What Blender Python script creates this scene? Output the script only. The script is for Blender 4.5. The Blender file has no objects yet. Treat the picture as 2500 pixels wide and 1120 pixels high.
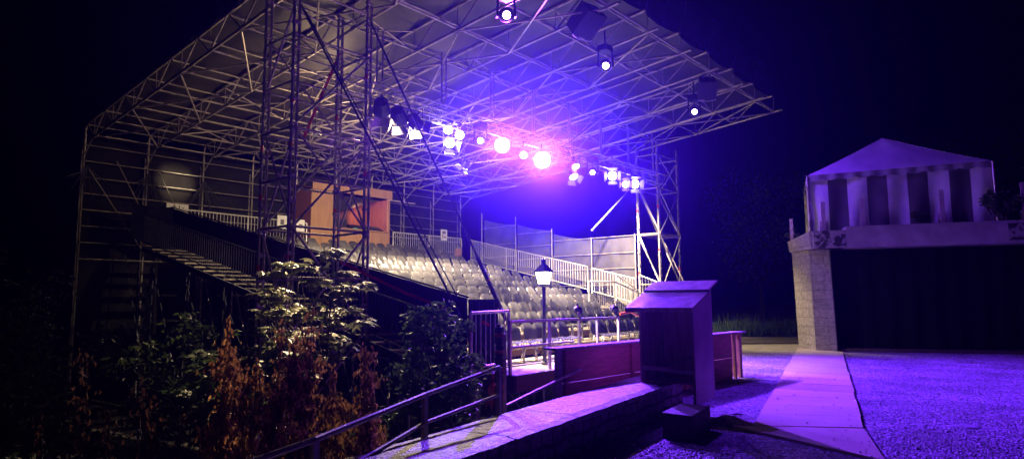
import bpy, math, random
from mathutils import Vector, Matrix
random.seed(7)
rnd = random.random
def U_(a, b): return random.uniform(a, b)
scn = bpy.context.scene
COL = scn.collection
R = math.radians
V3 = Vector
# ---------------------------------------------------------------- frame of the grandstand: a runs along the rows, b up the rake
UA = V3((math.cos(R(50)), math.sin(R(50)), 0)); VA = V3((-UA.y, UA.x, 0)); ZA = V3((0, 0, 1))
def S(a, b, z): return UA * a + VA * b + ZA * z
# ================================================================= materials
def new_mat(name):
    m = bpy.data.materials.new(name); m.use_nodes = True
    nt = m.node_tree; p = nt.nodes['Principled BSDF']
    return m, nt, p
def col4(c): return (c[0], c[1], c[2], 1)
def mat(name, c1, c2=None, rough=.6, metal=0, scale=8, detail=6, bump=0, bscale=None, stretch=None, spec=.5, contrast=(.35, .65), rvar=0):
    m, nt, p = new_mat(name)
    p.inputs['Roughness'].default_value = rough; p.inputs['Metallic'].default_value = metal
    p.inputs['Specular IOR Level'].default_value = spec
    c2 = c2 or tuple(x * .7 for x in c1)
    tc = nt.nodes.new('ShaderNodeTexCoord'); mp = nt.nodes.new('ShaderNodeMapping')
    nt.links.new(tc.outputs['Object'], mp.inputs['Vector'])
    if stretch: mp.inputs['Scale'].default_value = stretch
    n = nt.nodes.new('ShaderNodeTexNoise'); n.inputs['Scale'].default_value = scale; n.inputs['Detail'].default_value = detail
    nt.links.new(mp.outputs['Vector'], n.inputs['Vector'])
    r = nt.nodes.new('ShaderNodeValToRGB'); e = r.color_ramp.elements
    e[0].position, e[1].position = contrast; e[0].color = col4(c2); e[1].color = col4(c1)
    nt.links.new(n.outputs['Fac'], r.inputs['Fac']); nt.links.new(r.outputs['Color'], p.inputs['Base Color'])
    if rvar:
        mr = nt.nodes.new('ShaderNodeMapRange'); mr.inputs['To Min'].default_value = rough - rvar; mr.inputs['To Max'].default_value = rough + rvar
        nt.links.new(n.outputs['Fac'], mr.inputs['Value']); nt.links.new(mr.outputs['Result'], p.inputs['Roughness'])
    if bump:
        nb = nt.nodes.new('ShaderNodeTexNoise'); nb.inputs['Scale'].default_value = bscale or scale * 4; nb.inputs['Detail'].default_value = 6
        nt.links.new(mp.outputs['Vector'], nb.inputs['Vector'])
        b = nt.nodes.new('ShaderNodeBump'); b.inputs['Strength'].default_value = bump; b.inputs['Distance'].default_value = .02
        nt.links.new(nb.outputs['Fac'], b.inputs['Height']); nt.links.new(b.outputs['Normal'], p.inputs['Normal'])
    return m
def brick_mat(name, c1, c2, mortar, bw, rh, ms=.012, bump=.6):
    m, nt, p = new_mat(name); p.inputs['Roughness'].default_value = .85
    tc = nt.nodes.new('ShaderNodeTexCoord')
    nz = nt.nodes.new('ShaderNodeTexNoise'); nz.inputs['Scale'].default_value = 2.5; nz.inputs['Detail'].default_value = 3
    nt.links.new(tc.outputs['UV'], nz.inputs['Vector'])
    sub = nt.nodes.new('ShaderNodeVectorMath'); sub.operation = 'MULTIPLY_ADD'
    sub.inputs[1].default_value = (.14, .14, 0); nt.links.new(nz.outputs['Color'], sub.inputs[0]); nt.links.new(tc.outputs['UV'], sub.inputs[2])
    br = nt.nodes.new('ShaderNodeTexBrick'); br.inputs['Scale'].default_value = 1
    br.inputs['Brick Width'].default_value = bw; br.inputs['Row Height'].default_value = rh; br.inputs['Mortar Size'].default_value = ms
    br.inputs['Mortar Smooth'].default_value = .4; br.squash = .7; br.squash_frequency = 2; br.offset = .43
    br.inputs['Color1'].default_value = col4(c1); br.inputs['Color2'].default_value = col4(c2); br.inputs['Mortar'].default_value = col4(mortar)
    nt.links.new(sub.outputs[0], br.inputs['Vector'])
    n2 = nt.nodes.new('ShaderNodeTexNoise'); n2.inputs['Scale'].default_value = 9; n2.inputs['Detail'].default_value = 8; nt.links.new(tc.outputs['UV'], n2.inputs['Vector'])
    mx = nt.nodes.new('ShaderNodeMixRGB'); mx.blend_type = 'MULTIPLY'; mx.inputs['Fac'].default_value = .75
    rr = nt.nodes.new('ShaderNodeValToRGB'); rr.color_ramp.elements[0].position = .3; rr.color_ramp.elements[0].color = (.35, .35, .35, 1); rr.color_ramp.elements[1].position = .7
    nt.links.new(n2.outputs['Fac'], rr.inputs['Fac']); nt.links.new(br.outputs['Color'], mx.inputs['Color1']); nt.links.new(rr.outputs['Color'], mx.inputs['Color2'])
    nt.links.new(mx.outputs['Color'], p.inputs['Base Color'])
    ad = nt.nodes.new('ShaderNodeMath'); ad.operation = 'MULTIPLY_ADD'; ad.inputs[1].default_value = -.7
    nt.links.new(br.outputs['Fac'], ad.inputs[0]); nt.links.new(n2.outputs['Fac'], ad.inputs[2])
    b = nt.nodes.new('ShaderNodeBump'); b.inputs['Strength'].default_value = bump; b.inputs['Distance'].default_value = .05
    nt.links.new(ad.outputs[0], b.inputs['Height']); nt.links.new(b.outputs['Normal'], p.inputs['Normal'])
    return m
def gravel_mat(name, cols, scale=38, bump=.8):
    m, nt, p = new_mat(name); p.inputs['Roughness'].default_value = .8
    tc = nt.nodes.new('ShaderNodeTexCoord')
    v = nt.nodes.new('ShaderNodeTexVoronoi'); v.inputs['Scale'].default_value = scale; nt.links.new(tc.outputs['Object'], v.inputs['Vector'])
    sep = nt.nodes.new('ShaderNodeSeparateColor'); nt.links.new(v.outputs['Color'], sep.inputs['Color'])
    r = nt.nodes.new('ShaderNodeValToRGB'); el = r.color_ramp.elements
    el[0].color = col4(cols[0]); el[1].color = col4(cols[2]); x = el.new(.55); x.color = col4(cols[1])
    nt.links.new(sep.outputs['Red'], r.inputs['Fac'])
    n = nt.nodes.new('ShaderNodeTexNoise'); n.inputs['Scale'].default_value = .9; n.inputs['Detail'].default_value = 7; nt.links.new(tc.outputs['Object'], n.inputs['Vector'])
    rr = nt.nodes.new('ShaderNodeValToRGB'); rr.color_ramp.elements[0].position = .38; rr.color_ramp.elements[0].color = (.35, .35, .35, 1); rr.color_ramp.elements[1].position = .62
    nt.links.new(n.outputs['Fac'], rr.inputs['Fac'])
    mx = nt.nodes.new('ShaderNodeMixRGB'); mx.blend_type = 'MULTIPLY'; mx.inputs['Fac'].default_value = .8
    nt.links.new(r.outputs['Color'], mx.inputs['Color1']); nt.links.new(rr.outputs['Color'], mx.inputs['Color2']); nt.links.new(mx.outputs['Color'], p.inputs['Base Color'])
    b = nt.nodes.new('ShaderNodeBump'); b.inputs['Strength'].default_value = bump; b.inputs['Distance'].default_value = .03; b.invert = True
    nt.links.new(v.outputs['Distance'], b.inputs['Height'])
    n3 = nt.nodes.new('ShaderNodeTexNoise'); n3.inputs['Scale'].default_value = 5; n3.inputs['Detail'].default_value = 4; nt.links.new(tc.outputs['Object'], n3.inputs['Vector'])
    b2 = nt.nodes.new('ShaderNodeBump'); b2.inputs['Strength'].default_value = .5; b2.inputs['Distance'].default_value = .12
    nt.links.new(n3.outputs['Fac'], b2.inputs['Height']); nt.links.new(b.outputs['Normal'], b2.inputs['Normal']); nt.links.new(b2.outputs['Normal'], p.inputs['Normal'])
    return m
def leaf_mat(name, c1, c2, trans=.35, rough=.5):
    m, nt, p = new_mat(name); p.inputs['Roughness'].default_value = rough
    g = nt.nodes.new('ShaderNodeNewGeometry'); r = nt.nodes.new('ShaderNodeValToRGB')
    r.color_ramp.elements[0].color = col4(c1); r.color_ramp.elements[1].color = col4(c2)
    nt.links.new(g.outputs['Random Per Island'], r.inputs['Fac']); nt.links.new(r.outputs['Color'], p.inputs['Base Color'])
    t = nt.nodes.new('ShaderNodeBsdfTranslucent'); nt.links.new(r.outputs['Color'], t.inputs['Color'])
    mx = nt.nodes.new('ShaderNodeMixShader'); mx.inputs['Fac'].default_value = trans
    out = nt.nodes['Material Output']
    nt.links.new(p.outputs['BSDF'], mx.inputs[1]); nt.links.new(t.outputs['BSDF'], mx.inputs[2]); nt.links.new(mx.outputs['Shader'], out.inputs['Surface'])
    return m
def emit_mat(name, c, s, sample='NONE'):
    m, nt, p = new_mat(name)
    p.inputs['Base Color'].default_value = (.02, .02, .02, 1)
    p.inputs['Emission Color'].default_value = col4(c); p.inputs['Emission Strength'].default_value = s
    m.cycles.emission_sampling = sample
    return m
def plank_mat(name, c1, c2, rough=.7, axis_scale=(1, 14, 14), bump=.25, spec=.4):
    return mat(name, c1, c2, rough=rough, scale=2.2, detail=8, bump=bump, bscale=5, stretch=axis_scale, spec=spec, contrast=(.3, .7))
STEEL = mat('galvanised_steel', (.55, .5, .44), (.33, .30, .265), rough=.48, metal=.55, scale=5, rvar=.12)
DSTEEL = mat('dark_steel', (.1, .1, .11), (.05, .05, .055), rough=.5, metal=.5, scale=6)
ALU = mat('bright_aluminium', (.72, .7, .67), (.52, .5, .48), rough=.42, metal=.25, scale=9)
BLACK = mat('black_housing', (.016, .016, .018), (.008, .008, .009), rough=.55, scale=20)
DOORM = mat('reflective_barn_door', (.2, .19, .18), (.13, .125, .12), rough=.45, scale=14)
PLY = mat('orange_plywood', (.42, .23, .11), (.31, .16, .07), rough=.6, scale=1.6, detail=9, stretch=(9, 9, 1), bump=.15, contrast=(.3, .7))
PLYIN = mat('shaded_plywood', (.2, .065, .038), (.13, .04, .024), rough=.6, scale=1.6, detail=9, stretch=(9, 9, 1), bump=.15)  # darker, redder copy of the plywood, standing for the shade inside the booth
BARR = mat('rough_spruce_board', (.55, .24, .15), (.32, .13, .08), rough=.7, scale=1.4, detail=9, stretch=(3, 3, 22), bump=.4, contrast=(.3, .7))
CAPW = mat('grey_weathered_board', (.42, .36, .32), (.25, .21, .18), rough=.7, scale=2, detail=9, stretch=(12, 12, 12), bump=.3)
DECKM = mat('deck_board', (.5, .41, .3), (.33, .26, .18), rough=.6, scale=3, detail=9, stretch=(6, 6, 6), bump=.25)
TIERM = mat('tier_board', (.34, .28, .21), (.2, .16, .115), rough=.6, scale=3, detail=9, stretch=(4, 4, 4), bump=.2)
FASC = mat('brown_fascia', (.12, .055, .03), (.06, .028, .016), rough=.7, scale=3, stretch=(4, 4, 14), bump=.3)
PATHM = mat('pale_path_board', (.54, .43, .36), (.38, .30, .25), rough=.62, scale=1.1, detail=10, bump=.3, bscale=24, contrast=(.25, .75))
_n = PATHM.node_tree; _p = _n.nodes['Principled BSDF']; _l = _p.inputs['Base Color'].links[0].from_socket
_o = _n.nodes.new('ShaderNodeNewGeometry'); _m = _n.nodes.new('ShaderNodeMapRange'); _m.inputs['To Min'].default_value = .72; _m.inputs['To Max'].default_value = 1.1
_x = _n.nodes.new('ShaderNodeMixRGB'); _x.blend_type = 'MULTIPLY'; _x.inputs['Fac'].default_value = 1
_n.links.new(_o.outputs['Random Per Island'], _m.inputs['Value']); _n.links.new(_l, _x.inputs['Color1']); _n.links.new(_m.outputs['Result'], _x.inputs['Color2']); _n.links.new(_x.outputs['Color'], _p.inputs['Base Color'])
SHEL = mat('painted_shelter_board', (.5, .37, .42), (.34, .24, .28), rough=.5, scale=2.4, detail=9, bump=.25, bscale=9)
SHROOF = mat('worn_shelter_roof', (.42, .31, .33), (.24, .17, .19), rough=.34, scale=7, detail=10, bump=.5, bscale=40, contrast=(.35, .62))
SHIN = mat('lightened_shelter_board', (.75, .45, .5), (.45, .25, .28), rough=.7, scale=2, stretch=(7, 7, 1), bump=.3)  # inner boards paled in colour to make up for missing light inside
CHAIRM = mat('grey_polypropylene', (.105, .1, .096), (.078, .075, .072), rough=.25, scale=3, spec=.6)
_n = CHAIRM.node_tree; _p = _n.nodes['Principled BSDF']; _l = _p.inputs['Base Color'].links[0].from_socket
_o = _n.nodes.new('ShaderNodeObjectInfo'); _m = _n.nodes.new('ShaderNodeMapRange'); _m.inputs['To Min'].default_value = .5; _m.inputs['To Max'].default_value = 1.1
_x = _n.nodes.new('ShaderNodeMixRGB'); _x.blend_type = 'MULTIPLY'; _x.inputs['Fac'].default_value = 1
_n.links.new(_o.outputs['Random'], _m.inputs['Value']); _n.links.new(_l, _x.inputs['Color1']); _n.links.new(_m.outputs['Result'], _x.inputs['Color2']); _n.links.new(_x.outputs['Color'], _p.inputs['Base Color'])
CHLEG = mat('chair_tube', (.4, .39, .38), (.3, .3, .29), rough=.3, metal=.8)
TARP = mat('roof_tarpaulin', (.04, .034, .028), (.02, .017, .014), rough=.55, scale=1.3, detail=8, bump=.5, bscale=1.2)
BACKT = mat('shaded_back_tarpaulin', (.022, .02, .018), (.012, .011, .01), rough=.9, spec=.08, scale=1.5, detail=8, bump=.5, bscale=1.5)  # tarpaulin colour darkened to black so the back wall looks unlit
SKIRT = mat('black_skirt_fabric', (.009, .008, .011), (.005, .005, .007), spec=.05, rough=.95, scale=5, bump=.4, bscale=3)
SCREENM = mat('grey_screen_fabric', (.10, .092, .096), (.055, .05, .053), rough=.8, scale=2.2, detail=8, bump=.5, bscale=4)
TENTW = mat('white_tent_fabric', (.74, .72, .72), (.56, .55, .55), rough=.6, scale=1.2, detail=6, bump=.7, bscale=2.2)
TENTD = mat('dark_tent_stripe', (.10, .08, .10), (.065, .055, .065), rough=.65, scale=1.2, detail=6, bump=.7, bscale=2.2)
STONE = brick_mat('stone_blockwork', (.34, .3, .255), (.27, .24, .205), (.15, .13, .115), .5, .27, .009, .5)
RUBBLE = brick_mat('rubble_stone', (.5, .44, .4), (.27, .24, .22), (.1, .09, .08), .33, .13, .018, 1.0)
CAPST = mat('coping_concrete', (.40, .36, .34), (.12, .105, .10), rough=.55, scale=16, detail=10, bump=.9, bscale=45, contrast=(.4, .62), spec=.6)
BEAMM = mat('rendered_beam', (.40, .35, .34), (.26, .23, .22), rough=.75, scale=2.2, detail=10, bump=.4, bscale=10)
BEAMD = mat('flaked_dark_render', (.3, .26, .25), (.035, .03, .03), rough=.8, scale=5, detail=10, bump=.8, bscale=16, contrast=(.45, .53))
CURT = mat('black_stage_curtain', (.006, .005, .005), (.003, .003, .003), spec=.1, rough=.95, scale=3, bump=.3, bscale=2)
BLOCK = mat('dark_timber_block', (.12, .075, .06), (.06, .036, .03), rough=.7, scale=2, detail=9, stretch=(3, 12, 12), bump=.5)
TAPE_O = mat('orange_warning_tape', (.62, .12, .035), (.4, .07, .02), rough=.4, scale=12)
TAPE_D = mat('dark_wrapping', (.05, .03, .03), (.02, .013, .014), rough=.5, scale=12)
REDM = mat('red_strap', (.75, .05, .035), (.55, .03, .025), rough=.5, scale=9)
PAPER = mat('white_paper', (.75, .74, .72), (.68, .67, .65), rough=.7, scale=20)
INK = mat('grey_print', (.16, .15, .15), (.1, .1, .1), rough=.7, scale=20)
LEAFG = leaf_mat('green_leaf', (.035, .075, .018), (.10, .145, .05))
LEAFP = leaf_mat('lit_maple_leaf', (.09, .115, .05), (.25, .25, .15))  # leaf green paled, lamp light put into the colour
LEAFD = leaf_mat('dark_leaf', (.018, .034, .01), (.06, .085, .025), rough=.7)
LEAFB = leaf_mat('dead_brown_leaf', (.16, .07, .026), (.42, .21, .09), trans=.45, rough=.6)
LEAFR = leaf_mat('dead_purple_leaf', (.06, .024, .022), (.13, .06, .04), trans=.3, rough=.6)
NEEDLE = leaf_mat('conifer_needle', (.03, .06, .025), (.1, .14, .06))
BARK = mat('bark', (.10, .075, .055), (.05, .037, .028), rough=.9, scale=8, bump=.6)
GRASSM = leaf_mat('grass_blade', (.015, .04, .008), (.05, .085, .018), rough=.8)
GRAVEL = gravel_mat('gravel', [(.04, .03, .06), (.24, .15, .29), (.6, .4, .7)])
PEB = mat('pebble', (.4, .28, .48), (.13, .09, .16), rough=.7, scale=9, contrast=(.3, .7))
SOIL = mat('dark_soil', (.05, .042, .03), (.025, .02, .015), rough=.95, scale=3, bump=.8, bscale=7)
ROADM = mat('worn_asphalt_road', (.21, .185, .14), (.13, .115, .09), rough=.85, scale=2, detail=9, bump=.5, bscale=40)
LWHITE = emit_mat('lit_white_lens', (.7, .62, 1), 40)
LPURP = emit_mat('lit_violet_lens', (.62, .36, 1), 26)
LBIG = emit_mat('lit_main_lens', (.5, .4, 1), 110)
LANT = emit_mat('lit_lantern_glass', (1, .86, .62), 14, 'AUTO')
LED = emit_mat('console_led', (.3, 1, .5), 1.5)
LENSOFF = mat('unlit_lens', (.06, .06, .07), (.04, .04, .05), rough=.1)
# ================================================================= mesh builder
ORG = {}
class MB:
    def __init__(s): s.v = []; s.f = []; s.mi = []; s.uv = {}
    def _add(s, pts, faces, mi=0):
        o = len(s.v); s.v.extend([tuple(p) for p in pts])
        for f in faces: s.f.append([o + i for i in f]); s.mi.append(mi)
    def tube(s, p, q, r=.026, n=6, r2=None, mi=0, caps=True):
        p = V3(p); q = V3(q); d = q - p
        if d.length < 1e-6: return s
        d.normalize(); x = d.orthogonal().normalized(); y = d.cross(x); r2 = r if r2 is None else r2
        pts = [p + (x * math.cos(2 * math.pi * i / n) + y * math.sin(2 * math.pi * i / n)) * r for i in range(n)]
        pts += [q + (x * math.cos(2 * math.pi * i / n) + y * math.sin(2 * math.pi * i / n)) * r2 for i in range(n)]
        fs = [[i, (i + 1) % n, n + (i + 1) % n, n + i] for i in range(n)]
        if caps: fs += [list(range(n))[::-1], list(range(n, 2 * n))]
        s._add(pts, fs, mi); return s
    def path(s, pts, r=.02, n=6, mi=0):
        for i in range(len(pts) - 1): s.tube(pts[i], pts[i + 1], r, n, mi=mi)
        return s
    def beam(s, p, q, w, h, up=ZA, mi=0):
        p = V3(p); q = V3(q); d = (q - p).normalized(); x = d.cross(V3(up)).normalized(); y = x.cross(d)
        c = [(-1, -1), (1, -1), (1, 1), (-1, 1)]
        pts = [p + x * (w / 2 * i) + y * (h / 2 * j) for i, j in c] + [q + x * (w / 2 * i) + y * (h / 2 * j) for i, j in c]
        s._add(pts, [[3, 2, 1, 0], [4, 5, 6, 7], [0, 1, 5, 4], [1, 2, 6, 5], [2, 3, 7, 6], [3, 0, 4, 7]], mi); return s
    def hexa(s, lo, hi, mi=0):   # two quads (same winding), joined
        s._add(list(lo) + list(hi), [[3, 2, 1, 0], [4, 5, 6, 7], [0, 1, 5, 4], [1, 2, 6, 5], [2, 3, 7, 6], [3, 0, 4, 7]], mi); return s
    def sbox(s, a0, a1, b0, b1, z0, z1, mi=0):
        return s.hexa([S(a0, b0, z0), S(a1, b0, z0), S(a1, b1, z0), S(a0, b1, z0)], [S(a0, b0, z1), S(a1, b0, z1), S(a1, b1, z1), S(a0, b1, z1)], mi)
    def fbox(s, F, x0, x1, y0, y1, z0, z1, mi=0):
        return s.hexa([F(x0, y0, z0), F(x1, y0, z0), F(x1, y1, z0), F(x0, y1, z0)], [F(x0, y0, z1), F(x1, y0, z1), F(x1, y1, z1), F(x0, y1, z1)], mi)
    def poly(s, pts, mi=0): s._add(pts, [list(range(len(pts)))], mi); return s
    def grid(s, fn, nu, nv, mi=0):
        pts = [fn(i / nu, j / nv) for j in range(nv + 1) for i in range(nu + 1)]
        mif = mi if callable(mi) else (lambda i, j: mi)
        o = len(s.v); s.v.extend([tuple(p) for p in pts]); w = nu + 1
        for j in range(nv):
            for i in range(nu):
                s.f.append([o + j * w + i, o + j * w + i + 1, o + (j + 1) * w + i + 1, o + (j + 1) * w + i]); s.mi.append(mif(i, j))
        return s
    def lathe(s, c, axis, prof, n=12, mi=0, cap=True):
        c = V3(c); d = V3(axis).normalized(); x = d.orthogonal().normalized(); y = d.cross(x); o = len(s.v)
        for (r, h) in prof:
            for i in range(n):
                t = 2 * math.pi * i / n; s.v.append(tuple(c + d * h + (x * math.cos(t) + y * math.sin(t)) * r))
        for k in range(len(prof) - 1):
            for i in range(n):
                j = (i + 1) % n; s.f.append([o + k * n + i, o + k * n + j, o + (k + 1) * n + j, o + (k + 1) * n + i]); s.mi.append(mi)
        if cap:
            s.f.append([o + i for i in range(n)][::-1]); s.mi.append(mi)
            s.f.append([o + (len(prof) - 1) * n + i for i in range(n)]); s.mi.append(mi)
        return s
    def build(s, name, mats, parent=None, loc=None, smooth=False, uvfn=None):
        if parent is not None: org = ORG[parent.name]
        else: org = V3(loc) if loc is not None else V3((0, 0, 0))
        me = bpy.data.meshes.new(name)
        me.from_pydata([(x - org.x, y - org.y, z - org.z) for x, y, z in s.v], [], s.f)
        if not isinstance(mats, (list, tuple)): mats = [mats]
        for m in mats: me.materials.append(m)
        if len(mats) > 1: me.polygons.foreach_set('material_index', s.mi)
        if smooth: me.polygons.foreach_set('use_smooth', [True] * len(me.polygons))
        if uvfn:
            ul = me.uv_layers.new(name='UVMap')
            for pl in me.polygons:
                for li in pl.loop_indices:
                    p = me.vertices[me.loops[li].vertex_index].co + org
                    ul.data[li].uv = uvfn(p, pl.normal)
        o = bpy.data.objects.new(name, me); COL.objects.link(o)
        if parent is not None: o.parent = parent
        else: o.location = org
        ORG[o.name] = org
        return o
def tag(o, label=None, cat=None, group=None, kind=None):
    if label: o['label'] = label
    if cat: o['category'] = cat
    if group: o['group'] = group
    if kind: o['kind'] = kind
    return o
def thing(name, label, cat, loc, group=None):
    o = bpy.data.objects.new(name, None); o.empty_display_size = .2; COL.objects.link(o); o.location = loc; ORG[o.name] = V3(loc)
    return tag(o, label, cat, group)
def boxuv(p, n):
    if abs(n.z) > .7: return (p.x, p.y)
    t = V3((-n.y, n.x, 0)).normalized(); return (p.x * t.x + p.y * t.y, p.z)
ORD = ['first', 'second', 'third', 'fourth', 'fifth', 'sixth', 'seventh', 'eighth', 'ninth', 'tenth', 'eleventh', 'twelfth', 'thirteenth', 'fourteenth', 'fifteenth', 'sixteenth', 'seventeenth', 'eighteenth', 'nineteenth', 'twentieth', 'twenty-first', 'twenty-second', 'twenty-third']
# ================================================================= terrain
EDGE = [V3((-9.0, -5.5, 0)), V3((-1.42, 5.0, 0)), V3((1.9, 10.35, 0)), V3((4.3, 13.4, 0)), V3((6.3, 19.5, 0)), V3((9.0, 30, 0)), V3((9, 60, 0))]
def edge_dist(x, y):   # signed: positive on the low (left) side
    best = 1e9; sg = 1
    for i in range(len(EDGE) - 1):
        p, q = EDGE[i], EDGE[i + 1]; dx, dy = q.x - p.x, q.y - p.y
        t = max(0, min(1, ((x - p.x) * dx + (y - p.y) * dy) / (dx * dx + dy * dy)))
        ex, ey = x - (p.x + dx * t), y - (p.y + dy * t); d = math.hypot(ex, ey)
        if d < best: best = d; sg = 1 if dx * ey - dy * ex > 0 else -1
    return best * sg
def ground_z(x, y):
    d = edge_dist(x, y)
    if d <= 0: return 0.0
    t = min(1, d / 2.6); t = t * t * (3 - 2 * t)
    return -1.75 * t - min(d, 40) * .02
def axis_coords(lo, hi, step, far):
    c = []; x = lo
    while x <= hi + 1e-6: c.append(x); x += step
    out = c[:]; s = step
    x = hi
    while x < far: s *= 1.5; x += s; out.append(min(x, far))
    s = step; x = lo
    while x > -far: s *= 1.5; x -= s; out.insert(0, max(x, -far))
    return out
xs = axis_coords(-10, 14, .3, 420); ys = axis_coords(-6, 34, .3, 420)
g = MB()
for y in ys:
    for x in xs: g.v.append((x, y, ground_z(x, y) + (0 if x > 300 else 0)))
W = len(xs)
for j in range(len(ys) - 1):
    for i in range(W - 1):
        cx, cy = (xs[i] + xs[i + 1]) / 2, (ys[j] + ys[j + 1]) / 2
        g.f.append([j * W + i, j * W + i + 1, (j + 1) * W + i + 1, (j + 1) * W + i]); g.mi.append(0 if edge_dist(cx, cy) < .1 else 1)
tag(g.build('ground', [GRAVEL, SOIL], smooth=True), kind='structure')
# road across the back of the yard
rd = MB(); rd.poly([V3((5.6, 19.6, .006)), V3((40, 21.5, .006)), V3((40, 28.2, .006)), V3((7.2, 27.2, .006))])
tag(rd.build('road', ROADM), kind='structure')
rk = MB(); rk.beam((6.2, 23.1, .03), (30, 24.6, .03), .12, .06)
tag(rk.build('kerb', mat('kerb_stone', (.09, .075, .055), rough=.9)), kind='structure')
# boarded path
def pathpt(t, s):   # t 0 near .. 1 far, s 0 left..1 right
    l0, l1 = V3((2.98, 8.34, 0)), V3((9.0, 21.0, 0)); r0, r1 = V3((4.25, 8.16, 0)), V3((9.62, 19.4, 0))
    l = l0.lerp(l1, t); r = r0.lerp(r1, t); return l.lerp(r, s)
pb = MB(); n = 15
for i in range(n):
    t0, t1 = i / n, (i + 1) / n; e = .0007; j0, j1 = U_(-.015, .015), U_(-.015, .015); dz = U_(0, .005)
    q = [pathpt(t0 + e, 0), pathpt(t0 + e, 1), pathpt(t1 - e, 1), pathpt(t1 - e, 0)]
    q = [p + V3((j0 if k in (0, 3) else j1, 0, 0)) for k, p in enumerate(q)]
    pb.hexa([p + ZA * .004 for p in q], [p + ZA * (.034 + dz) for p in q])
q = [V3((2.75, 8.30, 0)), V3((3.6, 6.55, 0)), V3((4.22, 8.1, 0)), V3((2.98, 8.32, 0))]
pb.hexa([p + ZA * .004 for p in q], [p + ZA * .036 for p in q])
tag(pb.build('path', PATHM), kind='structure')
# loose stones in the gravel
pe = MB()
def pebble(x, y, z, r):
    o = len(pe.v); a0 = U_(0, 6.28)
    for k in range(5):
        rr = r * U_(.7, 1.2); pe.v.append((x + rr * math.cos(a0 + k * 1.2566), y + rr * math.sin(a0 + k * 1.2566), z + r * U_(-.1, .25)))
    pe.v.append((x + U_(-.3, .3) * r, y + U_(-.3, .3) * r, z + r * U_(.45, .75)))
    for k in range(5): pe.f.append([o + k, o + (k + 1) % 5, o + 5]); pe.mi.append(0)
def on_path(x, y):
    for t in (y,):
        tt = (y - 8.25) / 12.0
        if -.16 < tt < 1.05:
            l = pathpt(tt, 0).x - .05; r = pathpt(tt, 1).x + .08
            return l < x < r
    return False
k = 0
while k < 17000:
    d = 6.2 + 14 * rnd() ** 1.7; x = U_(.06, .92) * d
    if edge_dist(x, d) > -.8 or (on_path(x, d) and rnd() > .035): continue
    pebble(x, d, .042 if on_path(x, d) else 0, U_(.007, .02) * (1 if rnd() > .03 else 2.0)); k += 1
tag(pe.build('loose_gravel', PEB), kind='stuff')
st = MB()
def stone(name, x, y, r, h, label):
    m = MB()
    def fn(u, v):
        t = u * 2 * math.pi; ph = v * math.pi / 2; k = 1 + .18 * math.sin(3 * t + x) + .1 * math.sin(5 * t)
        return V3((x + r * k * math.cos(t) * math.cos(ph), y + r * .7 * k * math.sin(t) * math.cos(ph), -.005 + h * math.sin(ph)))
    m.grid(fn, 14, 5); tag(m.build(name, PEB, loc=(x, y, 0), smooth=True), label, 'stone')
stone('flat_stone', 5.62, 8.35, .2, .03, 'broad flat pale stone set in the gravel right of the path')
stone('flat_stone', 3.1, 9.35, .1, .03, 'small flat stone at the left edge of the boarded path')
# ================================================================= seating platform
ROWS, T, B0, Z0, RISE = 13, 1.0, 9.5, .23, .245
def rowz(k): return Z0 + RISE * k
plat = thing('seating_platform', 'stepped timber seating platform carrying the rows of grey chairs', 'platform', S(9.6, 9, 0))
for k in range(ROWS):
    b0 = B0 + k - .5; b1 = b0 + 1.0 + (1.6 if k == ROWS - 1 else .02)
    m = MB(); nb = 4; w = (b1 - b0) / nb
    for i in range(nb): m.sbox(9.62, 22.95, b0 + i * w + .006, b0 + (i + 1) * w - .006, rowz(k) - .045, rowz(k))
    m.build('tier_board', TIERM, plat)
    m = MB(); m.sbox(9.62, 22.95, b0 + .03, b0 + .06, rowz(k) - .2, rowz(k) - .05)
    if k: m.build('riser', FASC, plat)
m = MB()
for i in range(8): m.sbox(9.62, 19.6, 8.02 + i * .125, 8.02 + i * .125 + .117, .155, .2)
m.build('deck', DECKM, plat)
m = MB(); m.sbox(9.6, 19.6, 7.97, 8.015, -.12, .195); m.sbox(9.57, 9.6, 8.0, 9.0, -.12, .19); m.build('fascia', FASC, plat)
for a in (11.2, 12.2, 14.0, 16.0, 18.0):
    m = MB(); m.sbox(a, a + .14, 8.03, 8.09, -2.2, -.122); m.build('support_board', FASC, plat)
for k in range(1, ROWS):
    m = MB(); m.sbox(20.75, 22.2, B0 + k - .5 - .3, B0 + k - .5, rowz(k - 1) + .075, rowz(k - 1) + .122); m.build('aisle_step', DECKM, plat)
m = MB()
for a in [9.7 + 2.2 * i for i in range(7)]:
    for k in range(0, ROWS + 1, 2):
        b = B0 - .4 + k; zt = rowz(min(k, ROWS - 1)) - .2
        p = S(a, b, 0); m.tube(S(a, b, ground_z(p.x, p.y)), S(a, b, zt), .025)
        if k: m.tube(S(a, b - 2, ground_z(S(a, b - 2, 0).x, S(a, b - 2, 0).y) + .3), S(a, b, zt - .1), .022)
        if k: m.tube(S(a, b - 2, max(zt - .7, -1)), S(a, b, zt - .7), .022)
m.build('substructure', STEEL, plat)
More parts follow.
